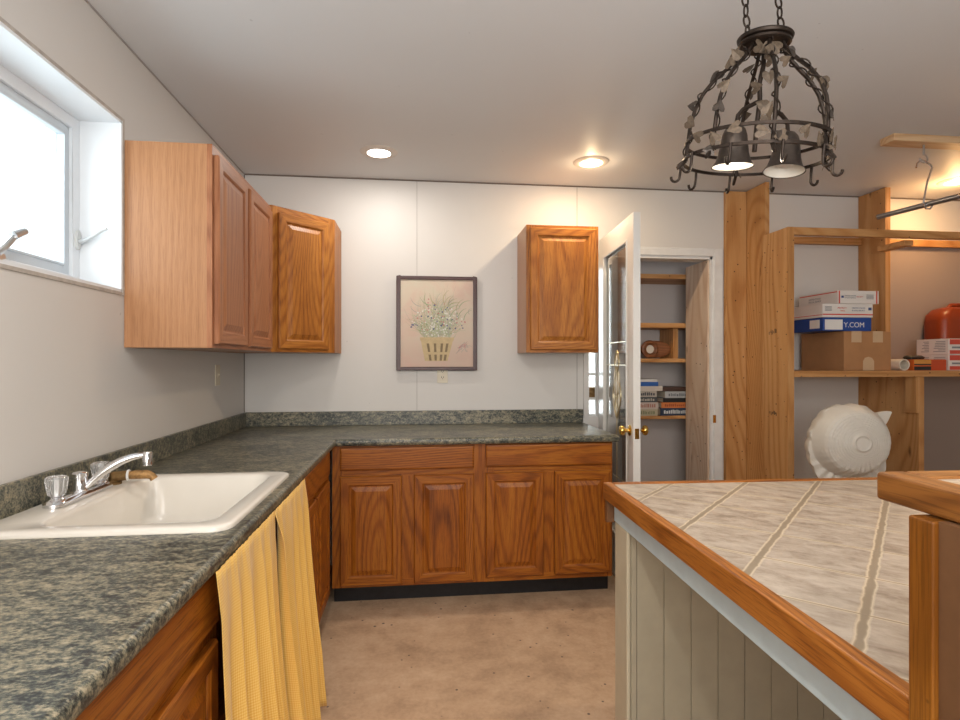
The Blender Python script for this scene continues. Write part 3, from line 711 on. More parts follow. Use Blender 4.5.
for k in range(210):
    a = rnd.uniform(-1.35, 1.35); L = rnd.uniform(0.12, 0.34)*(1-0.22*abs(a)); s0 = (bx+rnd.uniform(-0.09, 0.09), bz+rnd.uniform(-0.01, 0.05))
    e = (max(px0+0.035, min(px1-0.035, s0[0]+math.sin(a)*L*0.72)), min(pz1-0.04, s0[1]+math.cos(a)*L))
    stroke(s0, e, rnd.choice((0.002, 0.003, 0.0035)), rnd.choice((0, 1, 1, 2, 8, 1)), rnd.uniform(-0.03, 0.03))
for k in range(26):
    a = rnd.uniform(0.1, 1.25)*rnd.choice((-1, 1, 1)); s0 = (bx+rnd.uniform(-0.08, 0.08)+0.15*math.sin(a), bz+0.12+rnd.uniform(0, 0.12)); L = 0.09
    stroke(s0, (min(px1-0.035, max(px0+0.035, s0[0]+math.sin(a)*L)), min(pz1-0.04, s0[1]+math.cos(a)*L)), 0.006, rnd.choice((2, 8, 0)), 0.015)
for k in range(260):
    a = rnd.uniform(0, 2*PI); r = rnd.random()**0.6
    x = bx+math.cos(a)*0.17*r; z = bz+0.11+math.sin(a)*0.10*r
    dot(x, z, rnd.uniform(0.003, 0.007), rnd.choice((3, 3, 1, 0, 1, 3, 8)))
for k in range(46):
    a = rnd.uniform(0, 2*PI); r = rnd.random()**0.6
    dot(bx+math.cos(a)*0.19*r, bz+0.12+math.sin(a)*0.12*r, rnd.uniform(0.004, 0.007), rnd.choice((4, 4, 5)))
for z in (1.66, 1.68, 1.70, 1.72, 1.745): dot(0.088+rnd.uniform(-0.003, 0.003), z, 0.005, 5)
for k in range(14): stroke((0.30+rnd.uniform(-0.03, 0.05), 1.38+rnd.uniform(0, 0.05)), (0.33+rnd.uniform(0, 0.05), 1.42+rnd.uniform(0, 0.05)), 0.004, rnd.choice((8, 5, 8)), 0.01)
y = 3.7360
def quad(pts, mi, yy):
    b.mi = mi; b.face([b.b.verts.new((p[0], yy, p[1])) for p in pts])
quad([(bx-0.085, 1.335), (bx+0.065, 1.335), (bx+0.105, 1.487), (bx-0.115, 1.487)], 6, 3.7360)
for u0 in (-0.70, -0.20, 0.28, 0.66):
    for (za, zb2) in ((1.395, 1.452), (1.338, 1.378)):
        def xx(u, z): return bx-0.007+u*(0.068+(z-1.335)/0.152*0.035)
        quad([(xx(u0, za), za), (xx(u0, za)+0.015, za), (xx(u0, zb2)+0.016, zb2), (xx(u0, zb2), zb2)], 7, 3.7355)
quad([(bx-0.115, 1.470), (bx+0.105, 1.470), (bx+0.108, 1.492), (bx-0.118, 1.492)], 6, 3.7352)
b.build('brushwork', PM, pt)

def outlet(loc, rz, label, kind):
    t = thing('wall_outlet' if kind else 'light_switch', loc, label, 'outlet' if kind else 'light switch', None, rz)
    MB().box(-0.035, 0.035, -0.006, 0, 0, 0.114).build('cover_plate', IVORY, t, local=True, bev=0.002)
    if kind:
        b = MB()
        for z in (0.036, 0.078):
            b.box(-0.016, 0.016, -0.0075, -0.006, z-0.014, z+0.014)
        b.mi = 1
        for z in (0.036, 0.078): b.box(-0.008, -0.005, -0.0085, -0.0075, z-0.003, z+0.008).box(0.005, 0.008, -0.0085, -0.0075, z-0.003, z+0.008).box(-0.002, 0.002, -0.0085, -0.0075, z-0.010, z-0.006)
        b.build('receptacle', [IVORY, BLACK], t, local=True)
    else:
        b = MB(); b.box(-0.005, 0.005, -0.008, -0.006, 0.045, 0.069).box(-0.004, 0.004, -0.016, -0.007, 0.058, 0.066); b.build('toggle', IVORY, t, local=True)
    return t
outlet((0.182, YB, 1.189), 0, 'ivory wall outlet half hidden below the painting', True)
outlet((XL, 3.262, 1.199), PI/2, 'ivory light switch on the left wall under the wall cabinet', False)

# ---------------------------------------------------------------- glazed door standing open
ang = math.atan2(-0.76, -0.058)
dr = thing('door_1', (1.252, 3.735, 0), None, None, kind='structure', rz=ang)
DW, DT, DH = 0.762, 0.040, 2.155
b = MB(); sw = 0.118; gz0, gz1 = 0.27, 2.028
b.box(0, sw, 0, DT, 0.012, DH).box(DW-sw, DW, 0, DT, 0.012, DH).box(sw, DW-sw, 0, DT, 0.012, gz0).box(sw, DW-sw, 0, DT, gz1, DH)
b.build('door_frame', DOORP, dr, local=True, bev=0.0015)
b = MB()
for (yy, yz) in ((-0.004, 0.006), (DT-0.006, DT+0.004)):
    b.box(sw, sw+0.012, yy, yz, gz0, gz1).box(DW-sw-0.012, DW-sw, yy, yz, gz0, gz1).box(sw+0.012, DW-sw-0.012, yy, yz, gz0, gz0+0.012).box(sw+0.012, DW-sw-0.012, yy, yz, gz1-0.012, gz1)
b.build('glazing_bead', DOORP, dr, local=True, bev=0.002)
box('door_pane', (sw, DW-sw, 0.017, 0.021, gz0, gz1), DGLASS, dr, local=True)
# leaded decoration: interlaced ovals and straight cames
b = MB(); cx = DW/2; yp = 0.015
def came(pts, r=0.0025): b.tube(pts, r, n=6)
for zz in (1.45, 1.31, 0.62):
    came([(sw+0.012, yp, zz), (DW-sw-0.012, yp, zz)], 0.0018)
for s_ in (-1, 1):
    came([(cx + s_*0.045*math.sin(2*PI*(k/40)*1.5), yp, 0.98+0.42*k/40) for k in range(41)], 0.003)
    came([(cx + s_*0.085*math.sin(PI*(k/30)), yp, 0.985+0.28*k/30) for k in range(31)], 0.0026)
    came([(cx + s_*0.03*math.sin(PI*(k/20)), yp, 1.00+0.30*k/20) for k in range(21)], 0.002)
came([(cx, yp, gz0+0.01), (cx, yp, 0.98)], 0.0018)
b.build('leaded_caming', plain('came_gold', (0.62, 0.53, 0.33), 0.3, 0.8), dr, local=True)
b = MB()
def bev_piece(x, z, w, h):
    b.loft([[Vector((x-w*k_, yp+o_, z)), Vector((x, yp+o_, z-h*k_)), Vector((x+w*k_, yp+o_, z)), Vector((x, yp+o_, z+h*k_))] for (k_, o_) in ((1, 0.001), (0.75, -0.003))], smooth=False)
for (x, z, w, h) in ((cx, 1.19, 0.028, 0.11), (cx-0.045, 1.21, 0.013, 0.07), (cx+0.045, 1.21, 0.013, 0.07), (cx, 1.34, 0.02, 0.035), (cx-0.05, 1.09, 0.013, 0.05), (cx+0.05, 1.09, 0.013, 0.05), (cx, 1.04, 0.018, 0.04)): bev_piece(x, z, w, h)
b.build('bevelled_glass', plain('bevel_cream', (0.80, 0.76, 0.62), 0.12, spec=0.8), dr, local=True)
for sgn, y0 in ((-1, 0.0), (1, DT)):
    Mk = Matrix.Translation((DW-0.062, y0, 0.945)) @ Matrix.Rotation(PI/2 if sgn < 0 else -PI/2, 4, 'X')
    MB().lathe([(0.030, 0.0), (0.031, 0.004), (0.024, 0.008), (0.011, 0.010), (0.010, 0.026), (0.016, 0.030), (0.026, 0.036), (0.029, 0.046), (0.026, 0.055), (0.016, 0.061), (0.004, 0.063)], Mk, n=26, cap1=True).build('door_knob', BRASS, dr, local=True)
box('latch_plate', (DW-0.0005, DW+0.0015, 0.008, 0.032, 0.905, 0.962), BRASS, dr, local=True)
box('latch_bolt', (DW+0.0015, DW+0.009, 0.014, 0.026, 0.926, 0.944), BRASS, dr, local=True)

# ---------------------------------------------------------------- closet shelving and its contents
t = tag(MB().box(2.058, 2.0705, 3.768, 4.09, 0, 2.05).build('closet_side_board', PALEZ), 'pale nail-marked pine board lining the right side of the closet doorway', 'board')
for (za, zb2, lab) in ((1.965, 2.000, 'topmost of the pine shelves inside the closet'), (1.590, 1.626, 'pine closet shelf just above the oval wooden ornament'), (1.325, 1.355, 'pine closet shelf carrying the oval wooden ornament'), (0.893, 0.917, 'pine closet shelf under the stacked books')):
    tag(MB().box(1.290, 2.590, 4.10, 4.41, za, zb2).build('closet_shelf', PINEX, bev=0.002), lab, 'shelf', None)
tag(MB().box(1.99, 2.03, 4.16, 4.40, 1.356, 1.589).build('shelf_divider', PINEZ), 'upright pine divider beside the oval ornament on the closet shelf', 'board')
BK = {}
def bkmat(c):
    if c not in BK: BK[c] = plain('cover_%d' % len(BK), c, 0.45, var=0.06)
    return BK[c]
def book(x0, x1, z, th, col, label, stripe=None, yf=4.118, dep=0.21):
    t = thing('book', ((x0+x1)/2, yf+dep/2, z), label, 'book', 'books piled on the closet shelf')
    b = MB(); c = 0.002
    b.box(x0, x1, yf, yf+dep, z, z+c).box(x0, x1, yf, yf+dep, z+th-c, z+th).box(x0, x1, yf, yf+0.003, z+c, z+th-c)
    b.build('cover', bkmat(col), t)
    box('pages', (x0+0.003, x1-0.003, yf+0.0035, yf+dep-0.003, z+c+0.0003, z+th-c-0.0003), PAPER, t)
    if stripe:
        b = MB(); n = stripe[1]; w = (x1-x0)
        r2 = random.Random(int(z*1000)); x = x0+0.12*w
        while x < x1-0.12*w:
            ww = r2.uniform(0.006, 0.014); b.box(x, min(x+ww, x1-0.01), yf-0.0006, yf, z+th*0.25, z+th*r2.uniform(0.6, 0.78)); x += ww+r2.uniform(0.003, 0.007)
        b.build('spine_print', bkmat(stripe[0]), t)
z = 0.9175
for (th, col, st, lab, a, c) in ((0.050, (0.45, 0.40, 0.28), ((0.2, 0.22, 0.12), 1), 'thick tan book, bottom of the left book pile', 1.60, 1.845),
        (0.052, (0.58, 0.50, 0.44), ((0.45, 0.2, 0.15), 1), 'beige book second from the bottom of the left pile', 1.61, 1.852),
        (0.040, (0.07, 0.08, 0.09), ((0.55, 0.52, 0.45), 1), 'black book in the middle of the left pile', 1.60, 1.842),
        (0.046, (0.50, 0.46, 0.40), ((0.08, 0.08, 0.1), 1), 'grey-beige book with dark lettering in the left pile', 1.61, 1.838),
        (0.036, (0.66, 0.60, 0.54), None, 'cream book under the blue one in the left pile', 1.60, 1.885),
        (0.032, (0.03, 0.12, 0.42), None, 'bright blue book near the top of the left pile', 1.62, 1.850),
        (0.020, (0.70, 0.70, 0.69), None, 'thin white book on top of the left pile', 1.60, 1.842)):
    book(a, c, z, th, col, lab, st); z += th+0.0005
z = 0.9175
for (th, col, st, lab, a, c) in ((0.058, (0.03, 0.05, 0.09), ((0.6, 0.62, 0.62), 1), 'navy book with white lettering, bottom of the right book pile', 1.868, 2.10),
        (0.042, (0.62, 0.20, 0.06), ((0.35, 0.08, 0.03), 1), 'orange book in the right pile', 1.875, 2.11),
        (0.034, (0.02, 0.02, 0.02), None, 'black book on the orange one in the right pile', 1.890, 2.13),
        (0.048, (0.42, 0.44, 0.45), ((0.15, 0.16, 0.18), 1), 'grey book in the upper half of the right pile', 1.905, 2.14)):
    book(a, c, z, th, col, lab, st); z += th+0.0005
tag(MB().prism([(1.89, 4.14), (2.12, 4.14), (2.10, 4.36), (1.91, 4.36)], z, z+0.032).build('flat_case', plain('brown_leather', (0.08, 0.042, 0.03), 0.5, var=0.2), bev=0.004), 'dark brown flat case on top of the right book pile', 'case')
# oval wooden ornament with a round opening
ov = thing('wooden_ornament', (1.85, 4.2, 1.356), 'oval dark wooden ornament with a round opening on the closet shelf', 'ornament')
OVW = wood('walnut', (0.10, 0.035, 0.012), (0.20, 0.075, 0.028), (0.28, 0.11, 0.045), 'X', K=120, fine=0.4)
def ell(cx, cz, a, c, y, n=40): return [Vector((cx+a*math.cos(2*PI*k/n), y, cz+c*math.sin(2*PI*k/n))) for k in range(n)]
b = MB(); cz = 1.428
b.loft([ell(1.868, cz, 0.118, 0.060, 4.23), ell(1.868, cz, 0.122, 0.066, 4.22), ell(1.868, cz, 0.122, 0.066, 4.20), ell(1.868, cz, 0.108, 0.053, 4.195)], smooth=False)
b.build('oval_board', OVW, ov)
b = MB(); rc = 1.815
b.loft([ell(rc, cz, 0.033, 0.033, 4.193), ell(rc, cz, 0.033, 0.033, 4.182), ell(rc, cz, 0.040, 0.040, 4.178), ell(rc, cz, 0.044, 0.044, 4.182), ell(rc, cz, 0.052, 0.052, 4.178), ell(rc, cz, 0.066, 0.066, 4.182), ell(rc, cz, 0.070, 0.070, 4.190), ell(rc, cz, 0.070, 0.070, 4.1945)], cap0=False, cap1=False)
b.build('ring', OVW, ov, auto=40)
b = MB(); b.loft([ell(rc, cz, 0.033, 0.033, 4.1945), ell(rc, cz, 0.033, 0.033, 4.190)], smooth=False); b.build('round_face', plain('pale_disc', (0.66, 0.60, 0.52), 0.5), ov)

# ---------------------------------------------------------------- posts and open shelving on the right
tag(MB().box(2.172, 2.322, 3.722, 3.758, 0, 2.530).build('wall_board', PINEZ, bev=0.002), 'tall golden pine board flat on the wall right of the closet casing', 'board')
tag(MB().box(2.324, 2.354, 3.509, 3.758, 0, 2.532).build('partition_board', PINEZ, bev=0.002), 'full-height knotty pine board standing edge-out beside the flat wall board', 'board')
tag(MB().box(3.214, 3.254, 3.520, 3.758, 0, 2.532).build('partition_board', PINEZ, bev=0.002), 'full-height pine board standing edge-out behind the parcel stack', 'board')
su = thing('storage_shelves', (3.4, 3.5, 0), 'built-in open pine storage shelves along the right of the back wall', 'shelves')
b = MB().box(2.302, 2.342, 3.247, 3.506, 0, 2.169); b.mi = 1; r3 = random.Random(5)   # stamped lumber marks and nail specks
for zz in (1.505, 0.98):
    for k in range(9):
        yy = 3.36+0.009*k; b.box(2.3014, 2.302, yy, yy+r3.uniform(0.002, 0.006), zz+r3.uniform(0, 0.015), zz+r3.uniform(0.02, 0.04))
for k in range(22):
    yy = r3.uniform(3.26, 3.52); zz = r3.uniform(0.9, 2.1); b.box(2.3014, 2.302, yy, yy+0.004, zz, zz+0.005)
b.build('side_panel', [PINEZ, BLACK], su)
MB().box(3.214, 3.254, 3.262, 3.519, 0, 1.234).build('side_panel', PINEZ, su, bev=0.002)
MB().box(4.55, 4.59, 3.247, 3.752, 0, 2.12).build('side_panel', PINEZ, su, bev=0.002)
MB().box(2.343, 4.55, 3.247, 3.508, 1.235, 1.273).box(2.355, 3.213, 3.508, 3.752, 1.235, 1.273).box(3.255, 4.55, 3.508, 3.752, 1.235, 1.273).build('shelf', PINEX, su)
MB().box(2.3425, 4.62, 3.247, 3.286, 2.122, 2.169).build('top_rail', PINEX, su, bev=0.002)
for (a, c) in ((2.355, 3.213), (3.255, 4.6)): MB().box(a, c, 3.722, 3.758, 2.175, 2.225).build('wall_cleat', PINEX, su, bev=0.002)
MB().box(3.190, 3.2135, 3.255, 3.34, 1.0, 1.2345).build('shelf_block', PINEZ, su, bev=0.002)
MB().box(3.15, 3.2135, 3.30, 3.52, 2.085, 2.12).build('shelf_block', PINEX, su, bev=0.002)

def text_mesh(s, size, M, mat_, name, parent, ext=0.0003):
    cu = bpy.data.curves.new(name, 'FONT'); cu.body = s; cu.size = size; cu.extrude = ext; cu.align_x = 'LEFT'
    o = bpy.data.objects.new('tmp', cu); COL.objects.link(o)
    dg = bpy.context.evaluated_depsgraph_get(); me = bpy.data.meshes.new_from_object(o.evaluated_get(dg))
    bpy.data.objects.remove(o); me.transform(WM[parent].inverted() @ M); me.materials.append(mat_)
    q = bpy.data.objects.new(name, me); COL.objects.link(q); q.parent = parent; WM[q] = WM[parent]; return q
def front(x, y, z): return Matrix.Translation((x, y, z)) @ Matrix.Rotation(PI/2, 4, 'X')
def leftf(x, y, z): return Matrix.Translation((x, y, z)) @ Matrix.Rotation(-PI/2, 4, 'Z') @ Matrix.Rotation(PI/2, 4, 'X')
Y0 = 3.30
cb = thing('cardboard_box', (2.885, 3.5, 1.273), 'brown cardboard box with tape patches on the open shelf', 'box')
box('carton', (2.723, 3.054, Y0, 3.70, 1.2735, 1.526), CARD, cb, bev=0.003)
b = MB()
for x in (2.775, 2.925): MB().box(x, x+0.07, Y0-0.0012, Y0, 1.455, 1.527).build('tape', TAPE, cb)
b.prism([(2.855, 1.274), (2.932, 1.274), (2.932, 1.335), (2.918, 1.355), (2.893, 1.362), (2.868, 1.355), (2.855, 1.335)], -0.0012, 0, front(0, Y0-0.0011, 0) @ Matrix.Scale(-1, 4, (0, 0, 1)))
b.build('tape', TAPE, cb)
bl = thing('blue_parcel_box', (2.75, 3.5, 1.528), 'flat blue mailing box directly on the brown cardboard box', 'box', 'flat-rate mailing boxes')
box('carton', (2.578, 2.915, Y0, 3.62, 1.528, 1.613), BBLUE, bl, bev=0.002)
text_mesh('Y.COM', 0.046, front(2.722, Y0-0.0006, 1.551), LABELW, 'printed_text', bl)
box('address_label', (2.590, 2.712, Y0-0.0026, Y0-0.0012, 1.535, 1.600), LABELW, bl)
b = MB(); b.box(2.5768, 2.578, 3.33, 3.42, 1.545, 1.60); b.build('side_label', LABELW, bl)
w2 = thing('white_parcel_box', (2.75, 3.5, 1.614), 'white mailing box with a red stripe, lower of the two white ones', 'box', 'flat-rate mailing boxes')
box('carton', (2.572, 2.922, Y0-0.004, 3.62, 1.6140, 1.700), BWHITE, w2, bev=0.002)
b = MB(); b.box(2.573, 2.921, Y0-0.0052, Y0-0.004, 1.628, 1.636); b.build('red_stripe', INKR, w2)
b = MB(); b.box(2.5708, 2.572, Y0, 3.60, 1.628, 1.632); b.build('side_stripe', INKR, w2)
text_mesh('PRIORITY', 0.015, front(2.675, Y0-0.0045, 1.668), INKR, 'printed_text', w2); text_mesh('MAIL', 0.015, front(2.695, Y0-0.0045, 1.651), INKR, 'printed_text', w2)
text_mesh('UNITED STATES', 0.013, front(2.775, Y0-0.0045, 1.669), INKB, 'printed_text', w2); text_mesh('POSTAL SERVICE', 0.012, front(2.775, Y0-0.0045, 1.654), INKB, 'printed_text', w2)
b = MB(); b.box(2.89, 2.912, Y0-0.0052, Y0-0.004, 1.660, 1.678); b.build('eagle_mark', INKB, w2)
b = MB()
for k in range(4): b.box(2.588, 2.635, Y0-0.0052, Y0-0.004, 1.655+k*0.008, 1.659+k*0.008)
b.build('small_print', INKG, w2)
w1 = thing('white_parcel_box', (2.8, 3.5, 1.702), 'white mailing box with red edges, topmost of the parcel stack', 'box', 'flat-rate mailing boxes')
box('carton', (2.675, 2.962, Y0-0.006, 3.66, 1.7015, 1.785), BWHITE, w1, bev=0.002)
for (xa, xb) in ((2.682, 2.690), (2.942, 2.951)): MB().box(xa, xb, Y0-0.0072, Y0-0.006, 1.702, 1.784).build('red_stripe', INKR, w1)
b = MB(); b.box(2.6738, 2.675, Y0, 3.65, 1.774, 1.780); b.build('side_stripe', INKR, w1)
text_mesh('UNITED STATES', 0.011, front(2.722, Y0-0.0065, 1.748), INKG, 'printed_text', w1); text_mesh('POSTAL SERVICE', 0.0105, front(2.722, Y0-0.0065, 1.735), INKG, 'printed_text', w1)
text_mesh('PRIORITY', 0.011, front(2.805, Y0-0.0065, 1.742), INKR, 'printed_text', w1)
text_mesh('UNITED STATES', 0.016, leftf(2.6745, 3.56, 1.745), INKG, 'printed_text', w1)
text_mesh('POSTAL SERVICE', 0.016, leftf(2.6745, 3.56, 1.727), INKG, 'printed_text', w1)
b = MB(); b.box(2.70, 2.716, Y0-0.0072, Y0-0.006, 1.738, 1.752); b.build('eagle_mark', INKB, w1)
b = MB()
for k in range(4): b.box(2.875, 2.925, Y0-0.0072, Y0-0.006, 1.732+k*0.008, 1.736+k*0.008)
b.build('small_print', INKG, w1)
# things right of the cardboard box
b = MB(); MT = Matrix.Translation((3.150, 3.30, 1.3105)) @ Matrix.Rotation(-PI/2, 4, 'X') @ Matrix.Rotation(0.02, 4, 'Y')
b.lathe([(0.031, 0.38), (0.031, 0.0), (0.037, 0.0), (0.037, 0.38), (0.031, 0.38)], MT, n=28)
tag(b.build('paper_roll', PAPER), 'cream cardboard tube lying on the shelf beside the cardboard box', 'paper tube')
sbx = thing('small_box', (3.31, 3.33, 1.2735), 'small orange and black carton lying in front of the red-and-white boxes', 'box')
box('carton', (3.203, 3.435, 3.285, 3.37, 1.2735, 1.345), ORED, sbx, bev=0.002)
b = MB(); b.box(3.204, 3.325, 3.2838, 3.285, 1.276, 1.300).box(3.204, 3.325, 3.2838, 3.285, 1.308, 1.316); b.build('black_print', BLACK, sbx)
b = MB(); b.box(3.328, 3.434, 3.2838, 3.285, 1.275, 1.342); b.build('red_panel', plain('red_panel', (0.50, 0.07, 0.02), 0.45), sbx)
b = MB(); b.box(3.204, 3.325, 3.2838, 3.285, 1.318, 1.343); b.build('yellow_panel', plain('amber_panel', (0.55, 0.26, 0.05), 0.45), sbx)
b = MB(); b.loft([rrect(3.19, 3.30, 3.30, 3.36, 0.02, 1.3455), rrect(3.185, 3.305, 3.295, 3.365, 0.022, 1.360), rrect(3.20, 3.29, 3.31, 3.35, 0.015, 1.372)])
tag(b.build('black_tool', BLACK), 'small black plastic gadget lying on the orange carton', 'gadget')
def rwbox(z0, label, seed):
    t = thing('carton_box', (3.58, 3.41, z0), label, 'box', 'red and white cartons')
    box('carton', (3.466, 3.72, 3.298, 3.535, z0, z0+0.104), BWHITE, t, bev=0.002)
    b = MB(); b.box(3.474, 3.716, 3.2968, 3.298, z0+0.066, z0+0.100).box(3.474, 3.716, 3.2968, 3.298, z0+0.004, z0+0.028); b.build('red_band', INKR, t)
    b = MB(); r4 = random.Random(seed)
    for k in range(7):
        b.box(3.4652, 3.466, 3.32, 3.32+r4.uniform(0.05, 0.09), z0+0.018+k*0.011, z0+0.022+k*0.011)
        b.box(3.4652, 3.466, 3.44, 3.44+r4.uniform(0.03, 0.06), z0+0.018+k*0.011, z0+0.022+k*0.011)
    b.build('printed_lines', INKG, t)
    b = MB(); b.box(3.49, 3.60, 3.2968, 3.298, z0+0.040, z0+0.052); b.build('printed_text', INKG, t)
rwbox(1.2735, 'white carton with red bands standing on the shelf, under its twin', 1)
rwbox(1.3780, 'white carton with red bands, upper of the two in front of the orange jug', 2)
jg = thing('orange_container', (3.92, 3.64, 1.2735), 'large orange plastic container with rounded shoulders behind the cartons', 'container')
b = MB()
b.loft([rrect(3.70, 4.14, 3.55, 3.735, 0.05, 1.274), rrect(3.69, 4.15, 3.545, 3.738, 0.06, 1.30), rrect(3.69, 4.15, 3.545, 3.738, 0.06, 1.62), rrect(3.70, 4.14, 3.55, 3.735, 0.06, 1.665), rrect(3.735, 4.105, 3.565, 3.72, 0.055, 1.705), rrect(3.79, 4.04, 3.59, 3.70, 0.04, 1.722)])
b.build('tank_body', ORANGE, jg)
MB().tube([(3.82, 3.64, 1.715), (3.84, 3.64, 1.738), (3.97, 3.64, 1.742), (4.00, 3.64, 1.715)], 0.014, n=12).build('tank_handle', ORANGE, jg)
MB().lathe([(0.03, 1.69), (0.03, 1.725), (0.024, 1.73)], Matrix.Translation((4.08, 3.64, 0)), n=20, cap1=True).build('tank_cap', BLACK, jg)

# ---------------------------------------------------------------- floor fan wrapped in a plastic bag
FC = Vector((2.40, 2.847, 0.893))
fn = thing('pedestal_fan', (FC.x, FC.y, 0), 'white pedestal fan seen through its plastic bag, in front of the shelves', 'fan')
view = Vector((-FC.x, -FC.y, 0)).normalized(); az = math.atan2(view.y, view.x) + 0.50
MF = Matrix.Translation(FC) @ Matrix.Rotation(az, 4, 'Z') @ Matrix.Rotation(PI/2, 4, 'Y')   # local z -> facing direction
b = MB()
b.lathe([(0.0, 0.0), (0.21, 0.0), (0.22, 0.02), (0.20, 0.028), (0.05, 0.035), (0.03, 0.05)], Matrix.Translation((FC.x, FC.y, 0)) @ Matrix.Translation(-0.10*view), n=40, cap1=True); b.build('fan_base', FANW, fn)
p0 = FC - 0.10*view
MB().tube([(p0.x, p0.y, 0.04), (p0.x, p0.y, 0.86)], 0.014, n=14).build('pole', FANW, fn)
MB().lathe([(0.03, -0.15), (0.06, -0.14), (0.065, -0.07), (0.05, -0.04)], MF, n=24, cap0=True, cap1=True).build('motor_housing', FANW, fn)
b = MB()
for k in range(48):
    a = 2*PI*k/48; dv = Vector((math.cos(a), math.sin(a), 0))
    b.tube([MF @ (dv*0.05+Vector((0, 0, 0.075))), MF @ (dv*0.12+Vector((0, 0, 0.068))), MF @ (dv*0.17+Vector((0, 0, 0.04))), MF @ (dv*0.19+Vector((0, 0, 0.0))), MF @ (dv*0.16+Vector((0, 0, -0.04))), MF @ (dv*0.06+Vector((0, 0, -0.055)))], 0.0014, n=5)
for (r, z) in ((0.19, 0.0), (0.12, 0.068), (0.17, 0.04), (0.06, -0.055)):
    b.tube([MF @ Vector((r*math.cos(2*PI*k/48), r*math.sin(2*PI*k/48), z)) for k in range(48)], 0.003 if r > 0.18 else 0.0018, n=6, closed=True)
b.build('grille', FANW, fn)
MB().lathe([(0.03, 0.07), (0.036, 0.080), (0.047, 0.082), (0.05, 0.072)], MF, n=36).build('grille_badge', FANW, fn)
for k in range(3):
    b = MB(); R = []
    for i in range(6):
        r = 0.04+0.12*i/5; w = 0.35+0.25*math.sin(PI*i/5); a0 = 2*PI*k/3
        R.append([MF @ Vector((r*math.cos(a0+u*w), r*math.sin(a0+u*w), 0.018*u)) for u in (-1, -0.3, 0.4, 1)])
    b.loft(R, False, False, closed=False); b.build('blade', FANW, fn, solid=0.002)
BAGM = bag_mat()
b = MB(); nr, na = 90, 216; grid = []
def bagpt(i, k):
    a = 2*PI*k/na; u = i/nr
    ux, uy = math.cos(a), math.sin(a)      # ux local: MF local x is down ( -z world ), y sideways
    up = -ux; sd = uy
    R = 0.203
    if up < -0.35: R = 0.203 + 0.14*(-up-0.35)            # loose bag hangs below the head
    # corner flaps
    for (ca, cw, cl) in ((0.95, 0.20, 0.080), (-1.9, 0.35, 0.03)):
        aa = math.atan2(sd, up); dd = (aa-ca+PI) % (2*PI)-PI
        R += cl*max(0, 1-abs(dd)/cw)
    R += 0.004*math.sin(7*a+1)+0.003*math.sin(17*a)
    r = R*u
    z = 0.098 - 0.05*(r/0.2)**2 - 0.075*max(0, (r-0.15)/0.055)**2
    z = max(z, -0.03)
    z += 0.004*(mnoise.noise(Vector((ux*r*18, uy*r*18, 3)))-mnoise.noise(Vector((0, 0, 3))))
    z += 0.0008*math.sin(36*a+14*r)*min(1, max(0, (r-0.05)/0.12)) + 0.0013*math.sin(r*520)*(1 if 0.06 < r < 0.19 else 0)     # spokes pressing through
    z += 0.009*math.exp(-((r-0.041)/0.006)**2)
    if up < -0.3: z += 0.010*math.sin(9*sd*4+r*20)*(-up-0.3)*min(1, max(0, (r-0.08)/0.12))**2
    return MF @ Vector((ux*r, uy*r, z))
cen = b.b.verts.new(MF @ Vector((0, 0, 0.098)))
for i in range(1, nr+1): grid.append([b.b.verts.new(bagpt(i, k)) for k in range(na)])
for k in range(na): b.face([cen, grid[0][k], grid[0][(k+1) % na]], True)
for i in range(nr-1):
    for k in range(na): b.face([grid[i][k], grid[i+1][k], grid[i+1][(k+1) % na], grid[i][(k+1) % na]], True)
# back half of the bag
prev = grid[-1]
for (s_, zz) in ((1.0, -0.06), (0.9, -0.12), (0.6, -0.165), (0.25, -0.175)):
    cur = []
    for k in range(na):
        a = 2*PI*k/na; base = MF.inverted() @ grid[-1][k].co
        cur.append(b.b.verts.new(MF @ Vector((base.x*s_, base.y*s_, zz+0.004*math.sin(6*a)))))
    for k in range(na): b.face([prev[k], cur[k], cur[(k+1) % na], prev[(k+1) % na]], True)
    prev = cur
b.face(prev)
tag(b.build('plastic_bag', BAGM, auto=60), 'translucent white plastic bag pulled over the fan head', 'bag')

# ---------------------------------------------------------------- island with tiled top and raised bar
IR = -math.radians(1.8); MI = Matrix.Translation((0.646, 1.883, 0)) @ Matrix.Rotation(IR, 4, 'Z')
isl = thing('island', None, 'kitchen island with diagonal beige tiles, oak edging, greige board side and raised bar', 'kitchen island', M=MI)
# phase of the tile joints from two measured crossings
ta = math.radians(42.4)
TILE_OX, TILE_OY = TX, TY = (0.0, 0.0)
def tl(wx, wy):     # world -> rotated tile frame
    p = MI.inverted() @ Vector((wx, wy, 0)); q = Matrix.Rotation(ta, 4, 'Z') @ p; return q.x, q.y
qx, qy = tl(1.292, 1.419)
TILE_OX, TILE_OY = -qx, -qy
TILE = tile_mat()
IW, IL = 1.50, 2.0
ISZ = 0.914
NE = -1.2547
b = MB(); b.box(0.028, IW-0.028, -IL+0.03, -0.028, 0.890, ISZ-0.003); b.build('tile_top', TILE, isl, local=True)
TH = 0.056
b = MB(); b.box(0, 0.030, NE, 0, ISZ-TH, ISZ); b.build('edge_trim', TRIMY, isl, local=True, bev=0.004, seg=3)
b = MB(); b.box(0.0305, IW, -0.030, 0, ISZ-TH, ISZ); b.build('edge_trim', TRIMX, isl, local=True, bev=0.004, seg=3)
b = MB(); b.box(IW-0.03, IW, -IL, -0.0305, ISZ-TH, ISZ); b.build('edge_trim', TRIMY, isl, local=True, bev=0.004, seg=3)
b = MB(); b.box(0.030, IW-0.031, -IL+0.03, -0.031, 0.862, 0.8895); b.build('substrate', PALEZ, isl, local=True)
